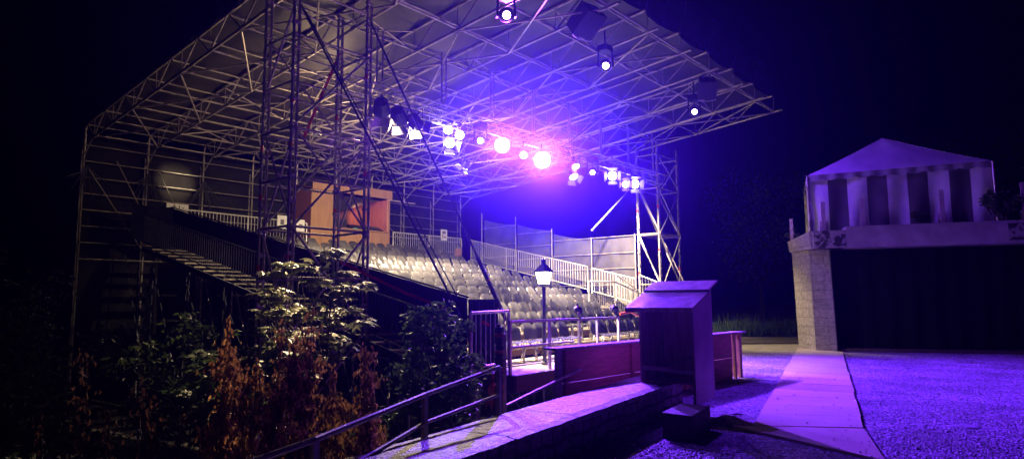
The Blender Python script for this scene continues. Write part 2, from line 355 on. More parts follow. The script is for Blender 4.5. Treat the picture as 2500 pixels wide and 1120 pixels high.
# ---- black skirt along the left side
sk = MB()
def skirtpt(u, v):
    b = 9.15 + u * 13.8; zt = 1.64 + .226 * (b - 9.15); zb = zt - 1.28 - .25 * (1 - u)
    return S(9.5 - .02 * math.sin(u * 90) - .05 * v * math.sin(u * 40), b, zt + (zb - zt) * v)
sk.grid(skirtpt, 120, 6)
sk.tube(S(9.5, 9.12, 1.66), S(9.5, 22.95, 4.79), .02)
sk.grid(lambda u, v: S(9.5 + .9 * u, 9.12 - .03 * math.sin(u * 25), 1.62 - v * 1.4), 10, 4)
o = sk.build('black_skirt', SKIRT, loc=S(9.5, 9.2, 0)); tag(o, 'long black fabric skirt sloping along the left side of the seating', 'fabric skirt')
m = MB(); m.grid(lambda u, v: S(8.2 - .04 * math.sin(u * 20) + 1.3 * u, 22.95 + .05 * math.sin(u * 11), 4.85 - .1 * math.sin(3 * u) - v * (1.1 + .4 * u)), 20, 5)
tag(m.build('black_cloth', SKIRT, loc=S(9, 22.9, 3)), 'black cloth hung at the top end of the left stair', 'cloth')
# ================================================================= railings
def railing(label, runs, name='railing', h=1.05, sp=.125, r=.02, group=None, mt=ALU, balr=.009, foot=.1):
    """runs: list of polylines of (a,b,z_top)"""
    p0 = S(*runs[0][0]); o = thing(name, label, 'railing', p0 - ZA * h, group)
    for pl in runs:
        P = [S(*q) for q in pl]
        t = MB(); t.path(P, r * 1.15, 8); t.build('top_rail', mt, o)
        t = MB(); t.path([q - ZA * (h - foot) for q in P], r, 6); t.build('bottom_rail', mt, o)
        bl = MB()
        for i in range(len(P) - 1):
            L = (P[i + 1] - P[i]).length; n = max(2, int(L / sp))
            for j in range(n + 1):
                q = P[i].lerp(P[i + 1], j / n); bl.tube(q, q - ZA * (h - foot), balr, 5, caps=False)
        bl.build('baluster_infill', mt, o)
        for i in range(len(P) - 1):
            L = (P[i + 1] - P[i]).length; n = max(1, round(L / 2.1))
            for j in range(n + 1):
                if i and j == 0: continue
                q = P[i].lerp(P[i + 1], j / n); t = MB(); t.tube(q, q - ZA * h, r * 1.1, 8); t.build('post', mt, o)
    return o
railing('long pale sloping railing along the right edge of the seating', [[(23, 21.9, 4.50), (23, 15.2, 2.97)], [(23, 15.0, 2.9), (23, 12.95, 2.4)]])
railing('short sloping railing at the foot of the right side, beside the tower', [[(23.05, 12.8, 2.55), (23.05, 11.9, 2.2)]])
railing('straight upright railing across the back right of the seating', [[(18.7, 22.55, 4.62), (23, 22.55, 4.62)]])
railing('dim upright railing across the back left, above the black skirt', [[(9.55, 22.6, 4.72), (14.4, 22.6, 4.66)]])
railing('white railing with a bend beside the right end of the chairs', [[(18.44, 12.15, 2.2), (20.1, 12.15, 2.22), (23.3, 12.15, 1.5)]], r=.024, h=1.0)
railing('white stair railing sloping steeply down behind the bent railing', [[(21.6, 13.0, 2.55), (24.2, 12.9, 1.55)]], r=.024, h=1.0)
railing('short railing with square panel at the left end of the front deck', [[(9.05, 8.62, 1.36), (10.15, 8.62, 1.38)]], h=1.12, r=.026)
def plain_rail(label, name, top, mid, posts, zf, w=.05):
    o = thing(name, label, 'railing', S(posts[0][0], posts[0][1], zf))
    m = MB(); m.beam(S(*top[0]), S(*top[1]), w, w); m.build('top_rail', ALU, o)
    m = MB(); m.beam(S(*mid[0]), S(*mid[1]), w * .9, w * .8); m.build('middle_rail', ALU, o)
    for (a, b, z0, z1) in posts: m = MB(); m.beam(S(a, b, z0), S(a, b, z1), w, w, up=UA); m.build('post', ALU, o)
    return o
plain_rail('low two bar metal rail across the front of the deck', 'front_rail', [(9.66, 8.16, 1.19), (13.6, 8.16, 1.17)], [(9.66, 8.16, .70), (11.75, 8.16, .71)],
           [(9.64, 8.16, .2, 1.22), (10.9, 8.16, .2, 1.16), (11.97, 8.16, .2, 1.33), (12.7, 8.16, .2, 1.15), (13.62, 8.16, .2, 1.2)], .2)
# outside stair on the left with balustrade
stair = thing('outside_stair', 'outside stair climbing along the left side under the black skirt', 'stair', S(8.9, 9.6, 0))
for i in range(22):
    b = 9.4 + i * .58; z = .52 + .225 * (b - 9.4)
    m = MB(); m.sbox(8.35, 9.42, b, b + .34, z - .035, z); m.build('tread', TIERM, stair)
for a in (8.33, 9.44):
    m = MB(); m.beam(S(a, 9.3, .4), S(a, 22.3, .4 + .225 * 12.9), .04, .16); m.build('stringer', DSTEEL, stair)
m = MB()
for i in range(6):
    b = 9.8 + i * 2.3; z = .5 + .225 * (b - 9.4)
    for a in (8.3, 9.4):
        p = S(a, b, 0); m.tube(S(a, b, ground_z(p.x, p.y) - .1), S(a, b, z), .024)
    m.tube(S(8.3, b, -1.2), S(8.3, b + 2.3, z), .02)
m.build('leg_frame', DSTEEL, stair)
m = MB(); p, q = (8.33, 9.4, 1.5), (8.33, 22.2, 1.5 + .225 * 12.8)
m.path([S(*p), S(*q)], .022, 6); m.path([S(*p) - ZA * .85, S(*q) - ZA * .85], .018, 6)
for j in range(100): x = S(*p).lerp(S(*q), j / 99); m.tube(x, x - ZA * .85, .009, 4, caps=False)
m.build('balustrade', DSTEEL, stair)
# ================================================================= chairs
def chair_meshes():
    def sheet(fn, nu, nv):
        m = MB(); m.grid(lambda u, v: fn(u, v), nu, nv); m.grid(lambda u, v: fn(1 - u, v) + V3((0, .012, -.012)), nu, nv); return m
    def seat(u, v):
        x = (u - .5) * .41; y = -.22 + v * .40
        k = 1 - .10 * max(0, .35 - v) / .35
        z = .445 + .018 * (abs(x) / .21) ** 2 - .035 * max(0, .22 - v) / .22 + .012 * (1 - math.sin(v * 3.14)) - .01
        return V3((x * k, y, z))
    def back(u, v):
        e = 1 - .05 * max(0, (v - .5) / .5) - .05 * max(0, .3 - v) / .3
        x = (u - .5) * .405 * e
        y = .165 + .08 * v + .17 * max(0, v - .4) ** 2 + .045 * math.cos((u - .5) * 2.8) + .022 * abs(2 * u - 1) ** 8
        z = .47 + .36 * v - .06 * (abs(u - .5) * 2) ** 5 * max(0, (v - .5) / .5)
        return V3((x, y, z))
    res = [('seat', sheet(seat, 6, 6), CHAIRM, True), ('backrest', sheet(back, 12, 8), CHAIRM, True)]
    for sx in (-1, 1):
        m = MB(); m.path([V3((sx * .2, -.16, .43)), V3((sx * .215, -.2, .0))], .0125, 6); res.append(('leg', m, CHLEG, True))
        m = MB(); m.path([V3((sx * .2, .13, .43)), V3((sx * .215, .22, .0))], .0125, 6); res.append(('leg', m, CHLEG, True))
    m = MB(); m.tube((-.235, -.17, .425), (.235, -.17, .425), .013, 6); m.tube((-.2, .13, .425), (.2, .13, .425), .012, 6); res.append(('seat_frame', m, CHLEG, True))
    return res
CM = chair_meshes(); CMD = []
def first_chair():
    o = bpy.data.objects.new('shell_chair', None); o.empty_display_size = .2; COL.objects.link(o); ORG[o.name] = V3((0, 0, 0))
    for nm, m, mt, sm in CM: m.build(nm, mt, o, smooth=sm)
    return o
proto = first_chair(); used = False
ROWN = ['front row'] + [ORD[i] + ' row' for i in range(1, ROWS - 1)] + ['back row']
NC = 22
gaps = {(0, 8), (0, 9), (12, 9)}
for k in range(ROWS):
    n = 0
    for i in range(NC):
        if (k, i) in gaps: continue
        if k == 2 and i > 17: continue
        a = 10.3 + .472 * i + U_(-.018, .018) + .05 * math.sin(k * 1.7); n += 1
        loc = S(a, B0 + k + U_(-.03, .03), rowz(k) + .001)
        rz = R(50) + U_(-.07, .07)
        if not used: o = proto; used = True
        else:
            o = proto.copy(); COL.objects.link(o)
            for ch in list(proto.children):
                c = ch.copy(); COL.objects.link(c); c.parent = o
        o.location = loc; o.rotation_euler = (0, 0, rz)
        tag(o, 'grey plastic shell chair, %s from the left in the %s of the seating' % (ORD[n - 1], ROWN[k]), 'chair', 'grey shell chairs in rows on the seating platform')
# ================================================================= roof of the grandstand
def rz_top(b): return 7.42 + .104 * (23.93 - b)
DEP = .62; BF, BB = 7.5, 24.1; A0, A1, NR = 7.1, 24.5, 10
ras = [A0 + (A1 - A0) * i / (NR - 1) for i in range(NR)]
roof = thing('grandstand_roof', 'big scaffold roof sloping up over the seating on lattice girders', 'roof structure', S(7.1, 24.1, 0))
bn = [23.3 - 1.55 * i for i in range(11)]; tn = [24.0 - 1.55 * i for i in range(11)]
for a in ras:
    m = MB()
    m.tube(S(a, BB - .25, rz_top(BB - .25)), S(a, BF + .35, rz_top(BF + .35)), .042, 8)
    m.tube(S(a, BB - .7, rz_top(BB - .7) - DEP), S(a, BF, rz_top(BF) - DEP), .038, 8)
    # curved shoulder into the back post
    pts = [S(a, BB - .25 + .25 * math.sin(t), rz_top(BB) - .25 + .25 * math.cos(t)) for t in [i * math.pi / 10 for i in range(6)]]
    m.path(pts, .034, 8); m.tube(pts[-1], S(a, BB, rz_top(BB) - DEP - .4), .034, 8)
    m.tube(S(a, BB - .7, rz_top(BB - .7) - DEP), S(a, BB, rz_top(BB) - DEP - .4), .022, 6)
    for i in range(11):
        m.tube(S(a, tn[i], rz_top(tn[i])), S(a, bn[i], rz_top(bn[i]) - DEP), .023, 5, caps=False)
        if i < 10: m.tube(S(a, bn[i], rz_top(bn[i]) - DEP), S(a, tn[i + 1], rz_top(tn[i + 1])), .023, 5, caps=False)
        m.tube(S(a, bn[i], rz_top(bn[i]) - DEP), S(a, bn[i], rz_top(bn[i])), .012, 5, caps=False)
    m.build('rafter_girder', STEEL, roof)
for i in range(11):
    m = MB(); m.tube(S(A0, bn[i], rz_top(bn[i]) - DEP + .05), S(A1, bn[i], rz_top(bn[i]) - DEP + .05), .029, 6); m.build('lower_purlin', STEEL, roof)
    m = MB(); m.tube(S(A0, tn[i] - .1, rz_top(tn[i]) - .06), S(A1, tn[i] - .1, rz_top(tn[i]) - .06), .026, 6); m.build('upper_purlin', STEEL, roof)
for r_ in (0, 2, 4, 6, 8):       # plan bracing in alternate bays
    for i in (0, 2, 4, 6, 8):
        for s_ in (0, 1):
            p = (ras[r_ + s_], bn[i], rz_top(bn[i]) - DEP - .03); q = (ras[r_ + 1 - s_], bn[i + 2], rz_top(bn[i + 2]) - DEP - .03 - .04 * s_)
            m = MB(); m.tube(S(*p), S(*q), .024, 6); m.build('plan_brace', STEEL, roof)
for r_ in (1, 3, 5, 7):          # sway braces between the girders
    for i in (1, 3, 5, 7, 9):
        m = MB(); m.tube(S(ras[r_], bn[i], rz_top(bn[i]) - DEP), S(ras[r_ + 1], bn[i], rz_top(bn[i]) - .06), .017, 5)
        m.tube(S(ras[r_ + 1], bn[i], rz_top(bn[i]) - DEP), S(ras[r_], bn[i], rz_top(bn[i]) - .06), .017, 5); m.build('sway_brace', STEEL, roof)
m = MB()
def sheetpt(u, v):
    a = A0 - .05 + (A1 - A0 + .1) * u; b = BF + .45 + (BB - BF - .5) * v
    return S(a, b, rz_top(b) + .05 - .10 * abs(math.sin(u * math.pi * (NR - 1))) + .02 * math.sin(b * 5 + a))
m.grid(sheetpt, 108, 34); m.build('roof_sheet', TARP, roof, smooth=True)
for i, a in enumerate(ras):      # upturned edge brackets at the front
    m = MB(); pts = [S(a, BF + .35 - .32 * math.sin(t * 1.3), rz_top(BF) + .95 * t) for t in [j / 6 for j in range(7)]]
    m.path(pts, .02, 5); m.build('edge_bracket', DSTEEL, roof)
m = MB(); m.grid(lambda u, v: S(A0 + (A1 - A0) * u, BF + .37 - .3 * math.sin(v * 1.3) + .05 * math.sin(u * 150), rz_top(BF) + .9 * v - .25 * abs(math.sin(u * math.pi * 9)) * v), 90, 4); m.build('front_flap', SKIRT, roof)
# back wall
WST = mat('dimmed_wall_tube', (.3, .265, .23), (.18, .16, .14), rough=.55, metal=.4, scale=6)  # steel in a darker copy, the dimness of the back wall put into its colour
for a in ras:
    p = S(a, BB, 0); m = MB(); m.tube(S(a, BB, ground_z(p.x, p.y)), S(a, BB, 6.5), .03, 6); m.tube(S(a, BB + .22, ground_z(p.x, p.y)), S(a, BB + .22, 6.6), .026, 6)
    for j in range(6): m.tube(S(a, BB, 1 + j), S(a, BB + .22, 1.5 + j), .014, 4, caps=False)
    m.build('back_post', WST, roof)
for j in range(8):
    m = MB(); z = 6.72 - .53 * j; m.tube(S(A0, BB - .05, z), S(A1, BB - .05, z), .021, 6); m.build('wall_rail', WST, roof)
m = MB(); m.grid(lambda u, v: S(A0 + (A1 - A0) * u, BB + .26 + .03 * math.sin(u * 60 + 3 * v), .5 + v * 6.6), 60, 8); m.build('back_sheet', BACKT, roof, smooth=True)
for (a, b, z, a2, z2) in [(7.2, 24.0, 5.9, 8.9, 3.4), (8.0, 24.0, 6.3, 9.6, 3.3), (9.3, 24, 6.2, 10.2, 4.5), (19, 24, 5.5, 21.3, 3.6)]:
    m = MB(); m.tube(S(a, b - .09, z), S(a2, b - .09, z2), .018, 5); m.build('wall_brace', WST, roof)
# thin cut palm-like fringes hung on the back posts
for a in (9.05, 10.97, 7.2):
    fr = MB()
    for j in range(26):
        dx = U_(-.62, .62); ln = U_(.5, 1.15)
        fr.tube(S(a + dx * .15, BB - .12, 6.1 - abs(dx) * .4), S(a + dx, BB - .13, 6.1 - ln), .008, 4, caps=False)
    tag(fr.build('stalk_fan', DSTEEL, loc=S(a, BB - .1, 5)), {9.05: 'fan of dark stalks left of the lit patch on the back wall', 10.97: 'fan of dark stalks right of the lit patch on the back wall', 7.2: 'dim fan of stalks at the far left end of the back wall'}[a], 'decoration')
# ================================================================= towers
POSTS = {}
def tower(name, label, A, B, zb, zt, rings, loc, mt, braces, dbl=.11):
    o = thing(name, label, 'scaffold tower', loc)
    cs = [(A[0], B[0]), (A[1], B[0]), (A[1], B[1]), (A[0], B[1])]
    for (a, b) in cs:
        m = MB(); m.tube(S(a, b, zb), S(a, b, zt), .03, 8); m.tube(S(a + dbl, b, zb + .4), S(a + dbl, b, zt - .1), .03, 8)
        z = zb + .5
        while z < zt: m.tube(S(a - .02, b, z), S(a + dbl + .02, b, z), .036, 6); m.tube(S(a, b, z - .03), S(a, b, z + .03), .05, 6); z += .5
        POSTS.setdefault(o.name, []).append(m.build('post', mt, o))
    for z in rings:
        for i in range(4):
            p, q = cs[i], cs[(i + 1) % 4]; m = MB(); m.tube(S(p[0], p[1], z), S(q[0], q[1], z), .025, 6); m.build('ledger', mt, o)
    for (i, j, z0, z1) in braces:
        p, q = cs[i], cs[j]; off = UA * .05 - VA * .05
        m = MB(); m.tube(S(p[0], p[1], z0) + off, S(q[0], q[1], z1) + off, .025, 6); m.build('brace', mt, o)
    return o
tl = tower('scaffold_tower', 'tall dark violet scaffold tower standing in the bushes at left', (6.68, 8.42), (11.1, 12.15), -2.0, 8.1,
           [-.9, 1.05, 2.05, 3.02, 3.95, 4.93, 5.83, 6.79, 7.75], S(7.5, 11.6, -1.9), STEEL,
           [(0, 1, 4.93, 3.0), (1, 0, 4.93, 3.0), (0, 1, 3.0, 1.0), (1, 0, 3.0, 1.0), (0, 3, 4.9, 3.0), (3, 0, 4.9, 2.95), (1, 2, 4.93, 3.0), (2, 1, 4.9, 2.9), (1, 2, 3.0, 1.0), (0, 3, 2.9, 1.0), (3, 0, 2.9, .9), (0, 1, -.8, 1.0), (1, 0, 6.8, 5.0), (3, 2, 6.9, 5.2), (2, 3, 5.0, 3.1), (0, 3, 7.6, 5.9)])
tr = tower('scaffold_tower', 'pale slender scaffold tower at the right end of the seating', (24.2, 26.0), (12.5, 13.45), 0, 8.0,
           [4.22, 6.15, 7.55, 2.2], S(25, 13, 0), STEEL,
           [(0, 1, 7.5, 6.2), (1, 2, 7.5, 6.2), (0, 1, 6.1, 4.3), (1, 0, 6.1, 4.3), (3, 0, 6.3, 4.25), (0, 1, 4.2, 2.0), (1, 0, 4.2, 2.0), (3, 0, 4.2, 2.0), (2, 1, 6.1, 4.2), (1, 0, 2.1, .1), (0, 1, 2.1, .1), (1, 0, 7.5, 6.2), (2, 1, 4.2, 2.1), (3, 2, 6.2, 4.2)], .09)
m = MB(); m.sbox(24.15, 26.05, 12.45, 13.5, 4.25, 4.29); m.build('platform_board', DECKM, tr)
for (a, b, zz, k) in [(24.2, 12.5, (3.5, 5.3, 6.6), 0), (26.0, 12.5, (2.8, 5.9), 1), (24.2, 13.45, (5.2, 2.6), 3), (26, 13.45, (3.6, 6.3), 2)]:
    for z in zz: m = MB(); m.tube(S(a, b, z), S(a, b, z + .13), .036, 6); m.build('red_collar', REDM, POSTS[tr.name][k])
for (a, b, zz, k) in [(6.68, 11.1, (4.5, 5.4, 2.4), 0), (8.42, 11.1, (4.2, 6.3), 1), (8.42, 12.15, (3.5, 5.6), 2), (6.68, 12.15, (3.6, 4.6, 2.2), 3)]:
    for z in zz: m = MB(); m.tube(S(a, b, z), S(a, b, z + .12), .037, 6); m.build('red_collar', REDM, POSTS[tl.name][k])
for nm, (p, q, lab) in enumerate([((23.6, 13.45, 6.1), (20.9, 13.6, 4.2), 'thin brace leaning left from the right tower above the grey screen'), ((24.3, 13.4, 6.1), (25.6, 12.0, 2.0), 'pale raking tube leaning between the right tower posts'), ((23.9, 13.3, 4.2), (25.0, 11.9, .3), 'raking tube below the platform of the right tower')]):
    m = MB(); m.tube(S(*p), S(*q), .026, 6); tag(m.build('raking_tube', STEEL, loc=S(*q)), lab, 'scaffold tube')
# long raking tubes of the left tower
m = MB(); m.tube(S(6.81, 11.1, 7.4), S(9.97, 9.01, .2), .022, 8); m.tube(S(6.93, 11.1, 7.3), S(10.02, 9.06, .5), .014, 6)
tag(m.build('raking_tube', DSTEEL, loc=S(9.97, 9.01, .2)), 'long dark raking tube from the top of the left tower to the deck', 'scaffold tube')
rk2 = thing('raking_tube', 'long raking tube wrapped in tape at its foot beside the deck railing', 'scaffold tube', S(10.75, 9.2, .9))
m = MB(); m.tube(S(8.51, 11.1, 7.6), S(10.75, 9.22, 1.2), .022, 8); m.build('tube', DSTEEL, rk2)
m = MB()
for j in range(26):
    t = j / 25; p = S(8.51, 11.1, 7.6).lerp(S(10.75, 9.22, 1.2), .80 + .2 * t); m.lathe(p, S(10.75, 9.22, 1.2) - S(8.51, 11.1, 7.6), [(.036 + .012 * rnd(), -.03), (.046 + .012 * rnd(), 0), (.036 + .012 * rnd(), .03)], 7, mi=1 if j % 13 == 9 else 0)
m.build('wrapping', [TAPE_D, TAPE_O], rk2)
def strap(label, pts, w=.05, name='red_strap'):
    m = MB()
    for i in range(len(pts) - 1): m.beam(S(*pts[i]), S(*pts[i + 1]), w, .012, up=VA)
    tag(m.build(name, REDM, loc=S(*pts[0])), label, 'strap')
strap('red strap slung between the upper posts of the left tower', [(8.51, 12.2, 7.2), (8.1, 12.2, 6.2), (7.63, 12.2, 5.04)], .06)
strap('red strap running down from the left tower across the black skirt', [(8.0, 11.3, 2.4), (9.0, 10.4, 1.75), (10.0, 9.0, 1.1)], .06)
m = MB(); m.tube(S(8.3, 11.3, 2.75), S(8.36, 11.25, 2.3), .004, 4); m.lathe(S(8.36, 11.25, 2.05), ZA, [(.02, -.14), (.05, -.1), (.055, .1), (.02, .16)], 8)
tag(m.build('hanging_bottle', mat('violet_plastic', (.3, .28, .5), rough=.3), loc=S(8.36, 11.25, 2.0)), 'small pale bottle hanging on a cord by the left tower', 'bottle')
# ================================================================= grey screen on the right
scr = thing('side_screen', 'grey fabric screen on stepped scaffold posts right of the seating', 'screen', S(24.1, 18, 1.3))
sp = [(13.55, 4.3), (15.7, 4.3), (17.85, 4.85), (20.0, 5.6), (22.2, 5.95)]
for b, zt in sp: m = MB(); m.tube(S(24.1, b, .6), S(24.1, b, zt), .028, 8); m.build('post', STEEL, scr)
for i, zz in enumerate([(4.25, 3.55, 2.9, 2.2), (4.25, 3.55, 2.9, 2.2), (4.72, 4.1, 3.5, 2.9), (5.15, 4.3, 3.7), ]):
    for z in zz: m = MB(); m.tube(S(24.08, sp[i][0], z), S(24.08, sp[i + 1][0], z), .022, 6); m.build('rail', STEEL, scr)
def panel(b0, b1, zt0, zt1, zb0, zb1):
    m = MB(); m.grid(lambda u, v: S(24.16 + .03 * math.sin(u * 7 + v * 3), b0 + (b1 - b0) * u, (zt0 + (zt1 - zt0) * u - .05 * math.sin(u * 3.14)) * (1 - v) + (zb0 + (zb1 - zb0) * u) * v), 14, 6)
    m.build('fabric_panel', SCREENM, scr, smooth=True)
panel(13.6, 15.66, 4.24, 4.2, 2.0, 2.3); panel(15.74, 17.8, 4.2, 4.6, 2.3, 2.8); panel(17.9, 19.95, 4.75, 5.2, 2.9, 3.2); panel(20.05, 22.1, 5.2, 5.6, 3.2, 3.7)
# ================================================================= control booth
bo = thing('control_booth', 'orange plywood control booth behind the back row of chairs', 'booth', S(16.5, 22.7, 3.17))
BZ = 3.2; b0, b1 = 22.55, 23.95; a0, a1 = 14.55, 18.5
m = MB(); m.sbox(a0, a1, b0, b0 + .03, BZ, 4.55); m.build('front_panel', PLY, bo)
m = MB(); m.sbox(a0, 15.6, b0, b0 + .03, 4.553, 6.05); m.build('left_front_panel', PLY, bo)
m = MB(); m.sbox(18.36, a1, b0, b0 + .03, 4.553, 6.05); m.build('window_post', PLY, bo)
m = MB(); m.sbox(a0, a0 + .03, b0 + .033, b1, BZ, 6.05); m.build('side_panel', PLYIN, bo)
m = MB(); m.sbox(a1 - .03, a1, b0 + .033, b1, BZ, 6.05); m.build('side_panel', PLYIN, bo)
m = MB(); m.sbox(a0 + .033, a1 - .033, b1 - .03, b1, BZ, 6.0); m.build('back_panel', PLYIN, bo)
m = MB(); m.sbox(15.6, 18.36, b0 - .08, b0 + .55, 4.555, 4.6); m.build('counter', PLY, bo)
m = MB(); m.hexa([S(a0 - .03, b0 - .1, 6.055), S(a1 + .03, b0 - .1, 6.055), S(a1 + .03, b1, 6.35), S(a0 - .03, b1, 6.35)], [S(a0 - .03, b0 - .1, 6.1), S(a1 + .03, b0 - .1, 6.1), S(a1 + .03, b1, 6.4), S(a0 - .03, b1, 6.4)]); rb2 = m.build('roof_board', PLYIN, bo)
m = MB(); m.sbox(a0 - .03, a1 + .02, b0 - .13, b0 - .1, 6.03, 6.4); m.build('fascia_board', PLY, rb2)
m = MB(); m.sbox(18.4, 19.9, b0 - .1, b0 + .05, 5.98, 6.03); m.build('projecting_batten', CAPW, rb2)
m = MB(); m.poly([S(15.7, b0 + .5, 6.02), S(18.2, b0 + .4, 6.02), S(16.3, b0 + 1.2, 5.3), S(15.7, b0 + 1.2, 5.2)]); m.build('sloping_ceiling', TARP, bo)
mx = thing('mixing_desk', 'long black mixing desk on the counter of the control booth', 'mixing desk', S(17.4, 22.8, 4.6))
m = MB(); m.hexa([S(16.6, 22.62, 4.6), S(18.2, 22.62, 4.6), S(18.2, 23.05, 4.6), S(16.6, 23.05, 4.6)], [S(16.6, 22.62, 4.66), S(18.2, 22.62, 4.66), S(18.2, 23.05, 4.84), S(16.6, 23.05, 4.84)]); bd_ = m.build('body', BLACK, mx)
m = MB()
for i in range(4):
    for j in range(2): m.sbox(16.64 + i * .05, 16.66 + i * .05, 22.612, 22.617, 4.615 + j * .025, 4.625 + j * .025)
m.build('indicator_light', LED, bd_)
m = MB()
for i in range(14): m.sbox(17 + i * .07, 17.03 + i * .07, 22.7, 22.85, 4.70, 4.78)
m.build('fader_bank', DSTEEL, bd_)
mo = thing('monitor', 'small dark monitor beside the mixing desk in the booth', 'monitor', S(16.1, 22.9, 4.6))
m = MB(); m.sbox(15.85, 16.45, 22.85, 22.9, 4.68, 5.02); m.build('screen', BLACK, mo)
m = MB(); m.sbox(16.1, 16.2, 22.87, 22.95, 4.605, 4.68); m.sbox(16.0, 16.3, 22.82, 22.98, 4.6, 4.605); m.build('stand', BLACK, mo)
m = MB(); m.sbox(22.0, 22.4, 21.95, 22.0, 3.2, 4.05); tag(m.build('orange_board', PLY, loc=S(22.2, 22, 3.2)), 'small orange board standing at the right end of the back row', 'board')
# ================================================================= paper notices
def notice(label, p, w, h, ax=UA, marks=()):
    o = thing('paper_notice', label, 'notice', p); n = ax.cross(ZA).normalized()
    m = MB(); q = [p, p + ax * w, p + ax * w + ZA * h, p + ZA * h]; m.hexa([x + n * .0 for x in q], [x - n * .004 for x in q]); m.build('sheet', PAPER, o)
    m = MB()
    for (x0, x1, z0, z1) in marks:
        r = [p + ax * (x0 * w) + ZA * (z0 * h), p + ax * (x1 * w) + ZA * (z0 * h), p + ax * (x1 * w) + ZA * (z1 * h), p + ax * (x0 * w) + ZA * (z1 * h)]
        m.poly([x + n * .003 for x in r])
    if marks: m.build('print', INK, o)
notice('white paper notice on the back railing at the right corner', S(21.55, 22.50, 4.45), .42, .52, marks=[(.25, .75, .6, .85), (.25, .4, .2, .55), (.55, .75, .2, .4)])
notice('left one of two white notices on the back railing near the booth', S(13.1, 22.53, 4.35), .42, .5, marks=[(.3, .65, .3, .7)])
notice('right one of two white notices on the back railing near the booth', S(13.9, 22.53, 4.3), .36, .46, marks=[(.25, .75, .35, .6)])
notice('white notice on the wall rail under the lit patch at left', S(9.65, 23.9, 4.78), .75, .3, marks=[(.3, .38, .2, .8), (.55, .6, .3, .8), (.7, .78, .2, .6)])
# ================================================================= light truss and lamps
tru = thing('lighting_truss', 'long lattice lighting truss spanning between the two towers', 'truss', S(8.5, 12, 6.2))
ta, tb = 8.45, 24.2
for (db, z) in [(-.18, 6.2), (.18, 6.2), (-.18, 6.6), (.18, 6.6)]:
    m = MB(); m.tube(S(ta, 12 + db, z), S(tb, 12 + db + .3, z), .026, 6); m.build('chord', ALU, tru)
m = MB(); nn = 44
for i in range(nn):
    x0 = ta + (tb - ta) * i / nn; x1 = ta + (tb - ta) * (i + 1) / nn; s0 = .3 * i / nn; s1 = .3 * (i + 1) / nn
    za, zb = (6.2, 6.6) if i % 2 else (6.6, 6.2)
    for db in (-.18, .18): m.tube(S(x0, 12 + db + s0, za), S(x1, 12 + db + s1, zb), .012, 4, caps=False)
    m.tube(S(x0, 11.82 + s0, 6.2), S(x1, 12.18 + s1, 6.2), .012, 4, caps=False); m.tube(S(x0, 11.82 + s0, 6.6), S(x0, 12.18 + s0, 6.6), .012, 4, caps=False)
m.build('lacing', ALU, tru)
for a in [9.4, 11.5, 13.4, 15.3, 17.2, 19.1, 21, 22.9]:      # drop tubes to the roof
    m = MB(); zt = rz_top(12.0) - DEP
    m.tube(S(a, 12.0, 6.6), S(a, 12.0, zt), .024, 6); m.tube(S(a + .25, 12.1, 6.6), S(a + .25, 12.1, zt), .024, 6); m.build('drop_tube', STEEL, tru)
for i, a in enumerate([9.4, 13.4, 17.2, 21.0]):
    m = MB(); m.tube(S(a, 12, 6.65), S(a + 1.9, 12, 7.9), .02, 6); m.build('sway_tube', STEEL, tru)
LA = 0
